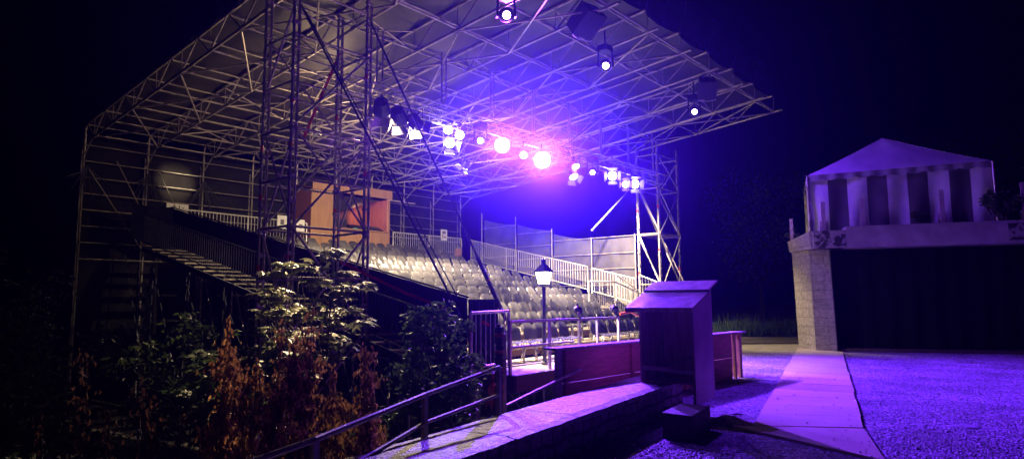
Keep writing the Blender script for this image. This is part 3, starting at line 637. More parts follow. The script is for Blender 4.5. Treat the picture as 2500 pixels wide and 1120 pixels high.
def fixture(label, pos, aim, kind='par', lens=LWHITE, size=1.0, top=None, doors=True, name=None, group='stage lights on the lighting truss'):
    pos = V3(pos); d = (V3(aim) - pos).normalized()
    top = V3(top) if top is not None else pos + ZA * .42
    x = d.cross(ZA).normalized(); y = x.cross(d).normalized(); s = size
    nm = name or {'par': 'stage_light', 'head': 'moving_head', 'flood': 'flood_light'}[kind]
    o = thing(nm, label, 'stage light', top, group)
    if kind in ('par', 'flood'):
        m = MB(); m.lathe(pos, d, [(.05 * s, -.26 * s), (.12 * s, -.24 * s), (.14 * s, -.1 * s), (.15 * s, .0), (.13 * s, .0), (.125 * s, -.02 * s)], 14); hs = m.build('housing', BLACK, o)
        m = MB(); m.lathe(pos, d, [(.12 * s, -.02 * s), (.09 * s, .01 * s), (.03 * s, .022 * s)], 14); m.build('lens', lens, hs)
        m = MB()
        for k in (-1, 1): m.beam(pos + x * (.17 * s * k) - d * .1 * s, pos + x * (.17 * s * k) - d * .1 * s + ZA * .24 * s, .03, .006, up=x)
        m.beam(pos - x * .17 * s - d * .1 * s + ZA * .24 * s, pos + x * .17 * s - d * .1 * s + ZA * .24 * s, .03, .006)
        yk = m.build('yoke', BLACK, o)
        m = MB(); m.tube(pos - d * .1 * s + ZA * .24 * s, top, .02, 6); m.lathe(top, UA, [(.045, -.03), (.045, .03)], 8); m.build('clamp', DSTEEL, yk)
        if doors:
            for k, (e1, e2) in enumerate([(x, y), (-x, y), (y, x), (-y, x)]):
                m = MB(); w = .12 * s; ln = .14 * s; c = pos + e1 * .15 * s + d * .005; out = (d * .8 + e1 * .6).normalized()
                m.hexa([c - e2 * w, c + e2 * w, c + e2 * w * 1.25 + out * ln, c - e2 * w * 1.25 + out * ln], [q + e1 * .006 for q in (c - e2 * w, c + e2 * w, c + e2 * w * 1.25 + out * ln, c - e2 * w * 1.25 + out * ln)]); m.build('barn_door', DOORM, hs)
    else:
        m = MB(); c = pos + ZA * .36 * s; m.hexa([c + UA * i * .17 * s + VA * j * .15 * s for i, j in ((-1, -1), (1, -1), (1, 1), (-1, 1))], [c + UA * i * .15 * s + VA * j * .13 * s + ZA * .16 * s for i, j in ((-1, -1), (1, -1), (1, 1), (-1, 1))]); m.build('base', BLACK, o)
        for k in (-1, 1):
            m = MB(); m.beam(pos + x * .19 * s * k - ZA * .05 * s, pos + x * .17 * s * k + ZA * .36 * s, .11 * s, .04 * s, up=x); m.build('arm', BLACK, o)
        m = MB(); m.lathe(pos, d, [(.06 * s, -.22 * s), (.13 * s, -.2 * s), (.16 * s, -.05 * s), (.15 * s, .12 * s), (.12 * s, .17 * s), (.10 * s, .165 * s)], 16); hs = m.build('head', BLACK, o)
        m = MB(); m.lathe(pos, d, [(.10 * s, .155 * s), (.06 * s, .18 * s), (.02 * s, .19 * s)], 14); m.build('lens', lens, hs)
        m = MB(); m.tube(c + ZA * .16 * s, top, .025, 6); m.build('clamp', DSTEEL, o)
    return o
CAMP = V3((0, 0, 1.6)); YARD = V3((4.5, 9, 0)); SEATS = S(14.5, 17, 2.2)
def tp(a, dz=0): return S(a + .1, 12 - .18 + .3 * (a - ta) / (tb - ta), 6.2)
def tl_(a, b, z): return S(a, b, z)
FX = [
 ('leftmost stage light, its open barn doors glowing white', (9.48, 11.9, 5.98), S(14, 17, 2), 'par', LENSOFF, 1.35),
 ('second stage light from the left, seen side on with white barn doors', (10.05, 11.9, 5.9), S(17, 16, 1.5), 'par', LENSOFF, 1.35),
 ('third stage light from the left with a round lit rim', (10.58, 11.9, 5.88), S(18.5, 14.5, 1.4), 'par', LENSOFF, 1.25),
 ('bright lit stage light, upper left of the cluster of three lamps', (11.65, 11.9, 5.98), S(5, 5, 1.0), 'par', LWHITE, .9),
 ('bright round stage light, right one of the cluster of three', (12.06, 11.9, 5.92), CAMP, 'par', LBIG, .95),
 ('lowest stage light of the cluster of three, tilted flat', (11.73, 11.9, 5.62), S(10, 8, 2.0), 'par', LWHITE, 1.0),
 ('black moving head with a small lit dot, right of the cluster of three', (12.81, 11.85, 5.9), CAMP, 'head', LPURP, .95),
 ('dazzling white stage light left of the small round lamp', (13.78, 11.9, 5.95), V3((3, 3, 1)), 'par', LBIG, 1.7),  # body and lens oversized to stand for the bloom
 ('small round lit lamp between the two dazzling stage lights', (14.74, 11.9, 5.83), V3((0, 3, 1)), 'par', LPURP, .9),
 ('most dazzling stage light, pinkish white, at the middle of the truss', (15.65, 11.9, 5.83), V3((2.5, 2, 1)), 'par', LBIG, 2.0),  # enlarged as well, its bloom put into the lens size
 ('upper lit stage light of the stacked pair right of the dazzling one', (17.45, 11.9, 5.9), S(15, 8, 1), 'par', LWHITE, .9),
 ('lower lit stage light of the stacked pair, tilted flat', (17.39, 11.95, 5.55), S(16, 9, 1), 'par', LWHITE, 1.1),
 ('narrow dim moving head right of the stacked pair of lights', (18.59, 12.0, 5.9), V3((0, 4, 1)), 'head', LPURP, 1.0),
 ('square lit stage light with barn doors near the right end of the truss', (19.87, 12.0, 5.95), V3((1, 3, 1)), 'par', LWHITE, 1.25),
 ('small violet lamp left of the last barn door light on the truss', (20.85, 12.05, 5.78), V3((3, 3, 1)), 'par', LPURP, 1.0),
 ('rightmost stage light of the truss with white open barn doors', (21.55, 12.05, 5.88), V3((6, 6, 0)), 'par', LWHITE, 1.3),
]
for (lab, p, aim, kd, ln, sz) in FX:
    fixture(lab, S(*p), aim, kd, ln, sz, top=S(p[0], 11.82 + .3 * (p[0] - ta) / (tb - ta), 6.2), doors=sz < 1.4 and sz >= 1.0)
fixture('small lit flood light pair hung deep under the roof, behind the left tower', S(11.2, 17.2, 6.75), S(14, 19, 3), 'flood', LWHITE, .7, top=S(11.2, 17.2, 7.4), group='flood lights under the roof')
fixture('small white flood light hung under the roof below the cluster of three lamps', S(16.4, 16, 6.3), S(16, 19, 3), 'flood', LWHITE, 1.0, top=S(16.4, 16, 7.6), group='flood lights under the roof')
for a, b, z, lab in [(9.99, 8.5, 7.5, 'moving head with violet lens at the top, nearest the camera'), (13.86, 8.5, 7.48, 'moving head with violet lens hanging in the middle of the roof front'), (19.08, 8.5, 7.43, 'moving head with violet lens near the right corner of the roof')]:
    fixture(lab, S(a, b, z), CAMP + V3((1, 0, 0)), 'head', LPURP, 1.0, top=S(a, b, rz_top(b) - DEP), group='moving heads under the front of the roof')
# hanging loudspeakers at the roof front
for (a, b, z, w, lab) in [(12.9, 8.45, 8.35, .55, 'black loudspeaker box hung under the roof front at the top'), (18.9, 8.0, 8.05, .45, 'dark loudspeaker hung below the right part of the roof front')]:
    o = thing('hanging_loudspeaker', lab, 'loudspeaker', S(a, b, z), 'loudspeakers hung at the roof front')
    m = MB(); d = (S(12, 3, 1) - S(a, b, z)).normalized(); x = d.cross(ZA).normalized(); y = x.cross(d); c = S(a, b, z)
    m.hexa([c + x * i * w * .5 + y * j * w * .62 - d * .2 for i, j in ((-1, -1), (1, -1), (1, 1), (-1, 1))], [c + x * i * w * .6 + y * j * w * .62 + d * .25 for i, j in ((-1, -1), (1, -1), (1, 1), (-1, 1))]); m.build('cabinet', BLACK, o)
    m = MB(); m.tube(c + y * w * .62 - x * .1, S(a, b, rz_top(b) - DEP) - x * .1, .02); m.tube(c + y * w * .62 + x * .1, S(a, b, rz_top(b) - DEP) + x * .1, .02); m.build('bracket', DSTEEL, o)
    m = MB(); m.path([c + d * .26 + x * w * .6 * math.cos(t) - y * (w * .6 + .06 * math.sin(t)) for t in [i * math.pi / 6 for i in range(7)]], .012); m.build('rim', ALU, o)
# small clamp spots on the front rail
for (a, lab) in [(11.97, 'dark spotlight clamped on the front rail, left one of two'), (13.5, 'dark spotlight clamped on the front rail, right one of two')]:
    fixture(lab, S(a, 8.16, 1.36), S(a - 3, 3, .5), 'par', LENSOFF, .62, top=S(a, 8.16, 1.2), doors=False, name='clamp_spotlight', group='clamp spotlights on the front rail')
m = MB(); m.path([S(13.7, 8.15, 1.25), S(14.1, 8.1, 1.3), S(14.5, 8.1, 1.2), S(14.8, 8.1, 1.08)], .035, 7)
tag(m.build('orange_cable_bundle', TAPE_O, loc=S(14, 8.1, 1.2)), 'orange cable bundle tied at the right end of the front rail', 'cable')
m = MB(); m.sbox(13.05, 14.0, 8.4, 8.6, .202, .24); tag(m.build('white_board', PAPER, loc=S(13.5, 8.5, .2)), 'longer white board lying flat on the front deck', 'board')
m = MB(); m.sbox(13.3, 13.9, 8.65, 8.8, .202, .23); tag(m.build('white_board', PAPER, loc=S(13.6, 8.7, .2)), 'shorter white board lying flat behind the longer one on the deck', 'board')
# ================================================================= street lantern on the deck
lp = thing('street_lantern', 'lit old style street lantern on a slim post on the front deck', 'street lamp', S(11.5, 8.75, .2)); c = S(11.5, 8.75, 0)
m = MB(); m.lathe(c + ZA * .2, ZA, [(.075, 0), (.075, .05), (.045, .09), (.04, 1.6), (.05, 1.63), (.035, 1.68)], 10); m.build('post', DSTEEL, lp, smooth=False)
zg = 1.94
def lq(r, z, i): t = R(50) + math.pi / 4 + i * math.pi / 2; return c + V3((r * math.cos(t), r * math.sin(t), z))
m = MB()
for i in range(4): m.tube(lq(.123, zg, i), lq(.19, zg + .27, i), .009, 4); m.tube(lq(.123, zg, i), lq(.123, zg, i + 1), .011, 4)
m.poly([lq(.12, zg - .004, i) for i in range(4)][::-1]); fr_ = m.build('frame', DSTEEL, lp)
for i in range(4): m = MB(); m.poly([lq(.12, zg, i), lq(.12, zg, i + 1), lq(.185, zg + .27, i + 1), lq(.185, zg + .27, i)]); m.build('glass_pane', LANT, fr_)
m = MB()
for i in range(4):
    m.poly([lq(.24, zg + .262, i), lq(.24, zg + .262, i + 1), lq(.14, zg + .36, i + 1), lq(.14, zg + .36, i)]); m.poly([lq(.14, zg + .36, i), lq(.14, zg + .36, i + 1), lq(.06, zg + .44, i + 1), lq(.06, zg + .44, i)])
m.lathe(c + ZA * (zg + .44), ZA, [(.06, 0), (.035, .03), (.05, .06), (.04, .095), (.005, .12)], 8); m.build('cap', mat('matt_black_cap', (.012, .011, .012), rough=.9, spec=.05), lp)
# ================================================================= stone wall, handrail, shelter, block
wl = thing('stone_wall', 'low rubble stone wall with broad coping running toward the camera', 'wall', (1, 7.5, 0))
FN, FE = V3((-1.95, 4.1, 0)), V3((2.0, 10.55, 0))        # far edge
dN = (FE - FN).normalized(); nrm = V3((dN.y, -dN.x, 0))    # toward the yard
WW = .74
def wpt(t, s, z): return FN.lerp(FE, t) + nrm * s + ZA * z
L_ = (FE - FN).length
m = MB(); m.hexa([wpt(0, .05, -1.9), wpt(0, WW - .06, -.3), wpt(1, WW - .06, -.3), wpt(1, .05, -1.9)], [wpt(0, .05, .34), wpt(0, WW - .06, .34), wpt(1, WW - .06, .34), wpt(1, .05, .34)]); m.build('wall_body', RUBBLE, wl, uvfn=boxuv)
ns = 6
for i in range(ns):
    t0, t1 = i / ns + .0015, (i + 1) / ns - .0015
    m = MB()
    def top(u, v, t0=t0, t1=t1): return wpt(t0 + (t1 - t0) * u, -.02 + (WW + .04) * v + .012 * math.sin(u * 9 + i), .418 + .002 * math.sin(u * 13 + v * 7 + i) + .002 * math.sin(u * 31 - v * 23) - (.02 if v in (0, 1) else 0))
    m.grid(top, 16, 8)
    m.hexa([wpt(t0, -.02, .342), wpt(t0, WW + .02, .342), wpt(t1, WW + .02, .342), wpt(t1, -.02, .342)], [wpt(t0, -.02, .399), wpt(t0, WW + .02, .399), wpt(t1, WW + .02, .399), wpt(t1, -.02, .399)]); m.build('coping_slab', CAPST, wl)
HRAIL = mat('dull_handrail_steel', (.42, .38, .38), (.25, .23, .23), rough=.5, metal=.5, scale=7)
hr = thing('handrail', 'sloping two bar metal handrail along the outer side of the stone wall', 'handrail', (-.8, 5.95, .3))
hp = [V3((-2.35, 3.3, .1)), V3((-1.36, 4.62, .44)), V3((-.79, 5.98, .41)), V3((-.15, 7.13, .4))]
htop = [.28, .24, .36, .50]
tops = [V3((-2.35, 3.3, .46)), V3((-1.36, 4.62, .66)), V3((-.79, 5.98, .765)), V3((-.15, 7.13, .89))]
m = MB(); m.path(tops, .023, 8); m.build('top_rail', HRAIL, hr)
m = MB(); m.path([V3((-2.35, 3.3, .1)), V3((-1.36, 4.62, .34)), V3((-.79, 5.98, .52)), V3((-.15, 7.13, .60))], .019, 8); m.build('lower_rail', HRAIL, hr)
for t in tops[1:]: m = MB(); m.beam(V3((t.x, t.y, -.2)), t, .045, .045, up=UA); m.build('post', HRAIL, hr)
tp_ = thing('wrapped_post', 'post wrapped in dark and orange tape at the end of the handrail', 'post', (-.17, 7.6, -.8))
m = MB(); m.tube((-.15, 7.7, -.8), (-.17, 7.75, 1.32), .028, 8); m.build('pole', DSTEEL, tp_)
m = MB()
for j in range(34): z = .55 + j * .022; m.lathe((-.162 + U_(-.006, .006), 7.74, z), ZA, [(.035 + .02 * rnd(), -.014), (.045 + .02 * rnd(), 0), (.035 + .02 * rnd(), .014)], 7, mi=1 if j % 9 in (2, 3) else 0)
for j in range(10): p = V3((-.17 + U_(-.06, .05), 7.72, .62 + U_(-.1, .2))); m.poly([p, p + V3((U_(-.08, .04), 0, -.1)), p + V3((U_(-.14, .02), .02, -U_(.2, .34))), p + V3((-.05, 0, -.05))], mi=1)
m.build('tape_wrapping', [TAPE_D, TAPE_O], tp_)
m = MB(); m.tube((-.1, 7.9, -1.0), (-.1, 7.9, 1.2), .024, 8); tag(m.build('thin_post', STEEL, loc=(-.1, 7.9, -1)), 'thin bare scaffold post just right of the wrapped post', 'post')
# shelter box
sh = thing('sentry_shelter', 'violet lit wooden shelter with lean-to roof on the end of the wall', 'shelter', (2.2, 9.4, .42))
ex = V3((.8, -.6, 0)); ey = V3((.6, .8, 0)); sc = V3((1.83, 9.59, 0)); SW, SD = .82, .72
def F(x, y, z): return sc + ex * x + ey * y + ZA * z
def roofz(y): return 1.50 + .36 * y
m = MB(); m.hexa([F(SW - .035, 0, .14), F(SW, 0, .14), F(SW, SD, .2), F(SW - .035, SD, .2)], [F(SW - .035, 0, roofz(0)), F(SW, 0, roofz(0)), F(SW, SD, roofz(SD)), F(SW - .035, SD, roofz(SD))]); sp_ = m.build('side_panel', SHEL, sh)
m = MB(); m.hexa([F(0, 0, .425), F(.035, 0, .425), F(.035, SD, .425), F(0, SD, .425)], [F(0, 0, roofz(0)), F(.035, 0, roofz(0)), F(.035, SD, roofz(SD)), F(0, SD, roofz(SD))]); m.build('side_panel', SHIN, sh)
m = MB(); m.hexa([F(.04, SD - .03, .425), F(SW - .04, SD - .03, .425), F(SW - .04, SD, .425), F(.04, SD, .425)], [F(.04, SD - .03, roofz(SD) - .02), F(SW - .04, SD - .03, roofz(SD) - .02), F(SW - .04, SD, roofz(SD) - .01), F(.04, SD, roofz(SD) - .01)]); m.build('back_panel', SHIN, sh)
m = MB(); m.beam(F(.03, .03, .63), F(SW - .04, .03, .59), .03, .055); m.build('cross_bar', SHEL, sh)
m = MB(); m.beam(F(.2, .25, .62), F(.6, .66, .78), .05, .03); m.build('brace_board', SHEL, sh)
m = MB(); m.beam(F(.045, SD - .06, .43), F(.045, SD - .06, 1.68), .05, .05, up=UA); m.build('stud', SHEL, sh)
m = MB(); m.fbox(F, .04, SW - .04, .01, SD - .035, .425, .45); m.build('floor_board', SHIN, sh)
def rq(x0, x1, y0, y1, dz): return [F(x0, y0, roofz(y0) + dz), F(x1, y0, roofz(y0) + dz), F(x1, y1, roofz(y1) + dz), F(x0, y1, roofz(y1) + dz)]
m = MB(); m.hexa(rq(-.13, SW + .06, -.16, .5, .01), rq(-.13, SW + .06, -.16, .5, .038)); rb_ = m.build('roof_board', SHROOF, sh)
m = MB(); m.hexa(rq(-.12, SW + .07, .44, SD + .1, .045), rq(-.12, SW + .07, .44, SD + .1, .075)); m.build('ridge_board', SHROOF, sh)
m = MB(); m.beam(F(-.13, -.165, roofz(-.16) + .0), F(SW + .06, -.165, roofz(-.16) + .0), .02, .05); m.build('eave_batten', SHIN, rb_)
for k in range(4):
    m = MB(); m.lathe(F(SW + .002, .08 + .18 * k, .3 + .05 * k), ex, [(.008, 0), (.006, .004)], 6); m.build('nail_head', DSTEEL, sp_)
# step block
bk = MB(); bc = [V3((1.73, 7.83, 0)), V3((2.02, 7.58, 0)), V3((2.42, 8.25, 0)), V3((2.12, 8.5, 0))]
bk.hexa(bc, [p + ZA * .29 for p in bc]); o = bk.build('step_block', BLOCK, loc=(2.1, 8, 0)); tag(o, 'dark wooden step block on the gravel beside the stone wall', 'wooden block')
bv = o.modifiers.new('edge', 'BEVEL'); bv.width = .012; bv.segments = 2
# ================================================================= timber barrier
br = thing('timber_barrier', 'brown boarded barrier with a pale top board behind the shelter', 'barrier', (2.6, 11.5, 0))
P0, P1 = V3((.56, 9.42, 0)), V3((4.66, 13.72, 0)); dB = (P1 - P0).normalized(); nB = V3((dB.y, -dB.x, 0)); LB = (P1 - P0).length
def BF_(x, y, z): return P0 + dB * x + nB * y + ZA * z
npan = 3
for i in range(npan):
    x0, x1 = .14 + (LB - .5) * i / npan, .14 + (LB - .5) * (i + 1) / npan - .02
    for j in range(2):
        m = MB(); m.fbox(BF_, x0, x1, 0, .03, (.42 if j else -.25), (.89 if j else .41)); m.build('board_panel', BARR, br)
for x, w in [(.0, .12), (.2, .05), (1.9, .06), (3.6, .06), (LB - .35, .08), (LB - .12, .11)]:
    m = MB(); m.fbox(BF_, x, x + w, .032, .075, -.25, .89); m.build('upright', BARR if w != .12 else CAPW, br)
m = MB(); m.fbox(BF_, -.06, LB + .1, -.12, .13, .895, .925); m.build('top_board', CAPW, br)
m = MB(); m.fbox(BF_, LB + .0, LB + .04, -.4, .02, 0, .89); m.build('end_panel', BARR, br)
# low metal rails under the deck edge, left of the barrier
m = MB(); m.tube((-.1, 7.95, .35), (1.2, 10.2, .62), .02); m.tube((-.1, 7.95, .02), (1.2, 10.2, .3), .02); m.tube((.55, 9.1, -1.2), (.55, 9.1, .5), .02)
tag(m.build('lower_guard_rail', STEEL, loc=(.5, 9, 0)), 'thin sloping guard rail in the dark gap under the deck', 'railing')
# ================================================================= gate building and tent
ga = thing('stone_gate', 'stone gate building with a wide dark opening under a pale beam', 'gate building', (11.5, 20, 0))
gx = V3((.952, -.306, 0)).normalized(); gy = V3((-gx.y, gx.x, 0)); g0 = V3((9.17, 20.1, 0))
def G(x, y, z): return g0 + gx * x + gy * y + ZA * z
m = MB(); m.hexa([G(0, 0, 0), G(.55, -.22, 0), G(.62, .9, 0), G(-.38, 1.0, 0)], [G(-.04, 0, 3.06), G(.5, -.2, 3.06), G(.55, .9, 3.06), G(-.44, 1.0, 3.06)]); m.build('pillar', STONE, ga, uvfn=boxuv)
m = MB(); m.hexa([G(-.02, -.36, 3.065), G(.25, -.42, 3.065), G(.3, 1.1, 3.065), G(-.5, 1.1, 3.065)], [G(-.06, -.28, 3.6), G(.2, -.3, 3.62), G(.3, 1.1, 3.6), G(-.55, 1.1, 3.42)]); m.build('corner_block', STONE, ga, uvfn=boxuv)
m = MB(); m.fbox(G, .93, 6.6, -.49, .5, 3.07, 3.70); lb_ = m.build('lintel_beam', BEAMM, ga)
m = MB(); m.fbox(G, .05, 1.05, -.47, -.33, 3.08, 3.60); m.build('flaked_end', BEAMD, lb_)
m = MB(); m.fbox(G, 5.0, 6.8, -.508, -.492, 3.15, 3.62); m.build('worn_patch', BEAMD, lb_)
m = MB(); m.fbox(G, 6.1, 7.6, -.3, 1.2, 0, 3.06); m.build('right_pillar', STONE, ga, uvfn=boxuv)
m = MB(); m.grid(lambda u, v: G(.53 + 5.6 * u, .35 + .06 * math.sin(u * 60) * (1 - .3 * v), .05 + 3.0 * v), 110, 2); m.build('curtain', CURT, ga, smooth=True)
m = MB(); m.tube(G(.56, -.2, .03), G(.5, -.19, 3.0), .02, 6); m.build('curtain_pole', DSTEEL, ga)
m = MB(); m.fbox(G, .55, 6.1, -.05, .12, .002, .1); m.build('threshold', BLOCK, ga)
m = MB(); m.tube(G(5.75, -.12, 1.1), G(6.0, -.12, 2.9), .04, 6); m.build('leaning_bar', SHEL, ga)
m = MB(); m.hexa([G(-.1, 1.4, 0), G(6.7, 1.4, 0), G(6.7, 3.6, 0), G(-.1, 3.6, 0)], [G(-.1, 1.4, 3.5), G(6.7, 1.4, 3.5), G(6.7, 3.6, 3.5), G(-.1, 3.6, 3.5)]); m.build('rear_wall', STONE, ga, uvfn=boxuv)
# upright posts on the parapet
for x, y, z0, z1, w, lab in [(-.47, .9, 3.43, 4.15, .1, 'short post on the left shoulder of the stone gate'), (.32, -.28, 3.61, 4.5, .12, 'grey post at the left front corner of the tent'), (1.4, -.3, 3.7, 4.55, .12, 'grey post in front of the second white stripe of the tent'), (3.45, -.3, 3.7, 4.68, .12, 'grey post in front of the dark stripe right of the tent middle'), (5.45, -.3, 3.7, 4.78, .17, 'pale post at the right end of the parapet')]:
    m = MB(); m.fbox(G, x, x + w, y, y + .05, z0, z1); m.fbox(G, x - .05 if x > 0 else x, x + w + .05, y + .052, y + .08, z0, z0 + .3)
    tag(m.build('parapet_post', SHEL, loc=G(x, y, z0)), lab, 'post', 'posts along the parapet of the gate')
# striped tent
te = thing('striped_tent', 'striped marquee tent with peaked roof standing on the stone gate', 'tent', G(2.6, 1, 3.7))
def TX(x, y, z): return g0 + gx * x + V3((.385, .923, 0)) * y + ZA * z
ex0, ex1, ey0, ey1, ez0, ez1 = .02, 4.95, .05, 3.2, 5.38, 5.50
tz0 = 3.62
def ez(x): return ez0 + (ez1 - ez0) * (x - ex0) / (ex1 - ex0)
apex = TX(2.35, 1.5, 6.72)
m = MB()
def roofq(p, q, nseg=14):
    def fn(u, v):
        base = p.lerp(q, u); pt = base.lerp(apex, v); sag = -.05 * math.sin(v * math.pi) + .03 * math.sin(u * 9 + 2) * (1 - v) * v * 3
        return pt + ZA * sag
    m.grid(fn, nseg, 10)
c_ = [TX(ex0, ey0, ez(ex0)), TX(ex1, ey0, ez(ex1)), TX(ex1, ey1, ez(ex1)), TX(ex0, ey1, ez(ex0))]
for i in range(4): roofq(c_[i], c_[(i + 1) % 4])
tr_ = m.build('tent_roof', TENTW, te, smooth=True)
m = MB()
def val(u, v): x = ex0 + (ex1 - ex0) * u; return TX(x, ey0 - .02 + .015 * math.sin(x * 13), ez(x) - v * (.14 + .055 * abs(math.sin(x * math.pi * 2.2))))
m.grid(val, 88, 3)
m.grid(lambda u, v: TX(ex0 - .02, ey0 + (ey1 - ey0) * u, ez(ex0) - v * (.14 + .055 * abs(math.sin(u * 14)))), 40, 3)
m.build('scalloped_valance', mat('grey_valance', (.3, .27, .3), (.22, .2, .22), rough=.7, scale=3, bump=.4), tr_)
NS = 9
def stripe(i, j): return (int(i * NS / 90) % 2)
m = MB()
def wallpt(u, v):
    x = ex0 + .03 + (ex1 - ex0 - .06) * u; top = ez(x) - .05; bot = tz0 + .06 * u
    return TX(x, ey0 + .04 + .03 * math.sin(u * 37 + v * 2) * (.4 + v) + .025 * math.sin(u * 15 - v * 6), top + (bot - top) * v)
m.grid(wallpt, 90, 10, mi=stripe); m.build('striped_front_wall', [TENTW, TENTD], te, smooth=True)
m = MB(); m.grid(lambda u, v: TX(ex0 + .02, ey0 + .05 + (ey1 - ey0) * u, (ez(ex0) - .05) * (1 - v) + tz0 * v), 36, 4, mi=lambda i, j: int(i * 5 / 36) % 2); m.build('side_wall', [TENTW, TENTD], te)
m = MB(); m.grid(lambda u, v: TX(ex1 - .02, ey0 + .05 + (ey1 - ey0) * u, (ez(ex1) - .05) * (1 - v) + tz0 * v), 36, 4, mi=lambda i, j: int(i * 5 / 36) % 2); m.build('side_wall', [TENTW, TENTD], te)
for (x, y) in [(ex0, ey0), (ex1, ey0), (ex0, ey1), (ex1, ey1)]:
    m = MB(); m.tube(TX(x, y, tz0 - .1), TX(x, y, ez(x) - .01), .03, 8); m.build('tent_pole', STEEL, te)
# ================================================================= vegetation
def leaf(m, p, d, n, L, W, mi=0, fold=.25):
    d = V3(d).normalized(); n = V3(n); x = d.cross(n)
    if x.length < 1e-3: x = d.orthogonal()
    x.normalize(); n = x.cross(d)
    o = len(m.v); p = V3(p)
    pts = [p, p + d * L * .45 + x * W * .5 + n * W * fold, p + d * L, p + d * L * .45 - x * W * .5 + n * W * fold, p + d * L * .5]
    m.v.extend([tuple(q) for q in pts]); m.f.extend([[o, o + 1, o + 4], [o + 1, o + 2, o + 4], [o + 2, o + 3, o + 4], [o + 3, o, o + 4]]); m.mi.extend([mi] * 4)
def lobed(m, p, d, n, L, mi=0):      # five pointed lobes, maple like
    d = V3(d).normalized(); n = V3(n); x = d.cross(n)
    if x.length < 1e-3: x = d.orthogonal()
    x.normalize(); n = x.cross(d).normalized(); p = V3(p); o = len(m.v)
    ring = [(-.05, .12), (-.42, .30), (-.20, .38), (-.5, .72), (-.16, .62), (0, 1.05), (.16, .62), (.5, .72), (.20, .38), (.42, .30), (.05, .12)]
    m.v.append(tuple(p + d * L * .42)); 
    for (a, b) in ring: m.v.append(tuple(p + x * a * L + d * b * L - n * (abs(a) * .3 * L + b * b * .12 * L)))
    for k in range(1, len(ring)): m.f.append([o, o + k, o + k + 1]); m.mi.append(mi)
def rv(s=1): return V3((U_(-1, 1), U_(-1, 1), U_(-1, 1))) * s
def stem(m, p, q, r0, r1, seg=5, wob=.06):
    P = V3(p); pts = [P]
    for i in range(1, seg + 1): pts.append(V3(p).lerp(V3(q), i / seg) + rv(wob) * (1 if i < seg else .2))
    for i in range(seg): m.tube(pts[i], pts[i + 1], r0 + (r1 - r0) * i / seg, 5, r0 + (r1 - r0) * (i + 1) / seg, caps=False)
    return pts
def shrub(name, label, center, rad, count, mt, cat='shrub', leafL=(.06, .12), base=None, clumps=40, kind='leaf', droop=.2, flat=0, trunkr=.025, stems=7, group=None):
    cx, cy, cz = center; base = base if base is not None else ground_z(cx, cy)
    o = thing(name, label, cat, (cx, cy, base), group)
    sm = MB(); fm = MB(); cl = []
    for i in range(clumps):
        while True:
            d = rv()
            if .25 < d.length < 1: break
        p = V3((cx + d.x * rad[0], cy + d.y * rad[1], cz + d.z * rad[2]))
        cl.append((p, U_(.10, .24) * max(rad) * .9))
    for i in range(stems):
        e = cl[i % len(cl)][0]; pts = stem(sm, (cx + U_(-.15, .15), cy + U_(-.15, .15), base - .1), e, trunkr, .006)
    for (p, r) in cl:
        q = V3((cx, cy, cz - rad[2] * .7)).lerp(p, .45); stem(sm, q, p, .01, .004, 3, .03)
    per = count // clumps
    for (p, r) in cl:
        for k in range(per):
            e = rv(); e.z *= (1 - .7 * flat); q = p + e * r
            d = V3((U_(-1, 1), U_(-1, 1), U_(-.6, .3) - droop)); n = V3((U_(-.5, .5), U_(-.5, .5), 1)) if flat else rv()
            L = U_(*leafL)
            if kind == 'maple': lobed(fm, q, V3((d.x, d.y, d.z * .35)), n, L)
            else: leaf(fm, q, d, n, L, L * U_(.45, .7))
    sm.build('stems', BARK, o); fm.build('foliage', mt, o)
    return o
# dead brown shrub in the middle foreground: hanging dry leaves on upright shoots
def dead_shrub(name, label, shoots, mt, cnt, leafL, seedz):
    cx = sum(s[0] for s in shoots) / len(shoots); cy = sum(s[1] for s in shoots) / len(shoots)
    o = thing(name, label, 'shrub', (cx, cy, ground_z(cx, cy))); sm = MB(); fm = MB()
    for (x, y, zt, wd) in shoots:
        zb = ground_z(x, y) - .1; lx, ly = U_(-.28, .28), U_(-.28, .28); B_, T_ = V3((x - lx, y - ly, zb)), V3((x, y, zt))
        stem(sm, B_, T_, .014, .003, 6, .04); twigs = []; wd *= U_(.7, 1.5)
        for k in range(9):
            t = U_(.02, .75); p = T_.lerp(B_, t); e = p + V3((U_(-1, 1), U_(-1, 1), U_(-.2, .5))).normalized() * U_(.08, .3) * (.35 + t); stem(sm, p, e, .005, .002, 3, .02); twigs.append((p, e))
        for k in range(int(cnt * U_(.6, 1.25))):
            if rnd() < .5: p_, e_ = random.choice(twigs); c0 = p_.lerp(e_, rnd() ** .6); w = .035
            else:
                t = rnd() ** .85 * (zt - seedz) / (zt - zb); c0 = T_.lerp(B_, t); w = wd * (.25 + 1.9 * min(1, t * 1.2)) * (.3 + .9 * abs(math.sin(c0.z * 7 + x * 20)))
            p = c0 + V3((random.gauss(0, w), random.gauss(0, w), random.gauss(0, .03))); L = U_(*leafL)
            leaf(fm, p, V3((U_(-.5, .5), U_(-.5, .5), -1)), rv(), L, L * U_(.35, .6), fold=U_(.1, .6))
    sm.build('stems', BARK, o); fm.build('foliage', mt, o); return o
sh_ = []
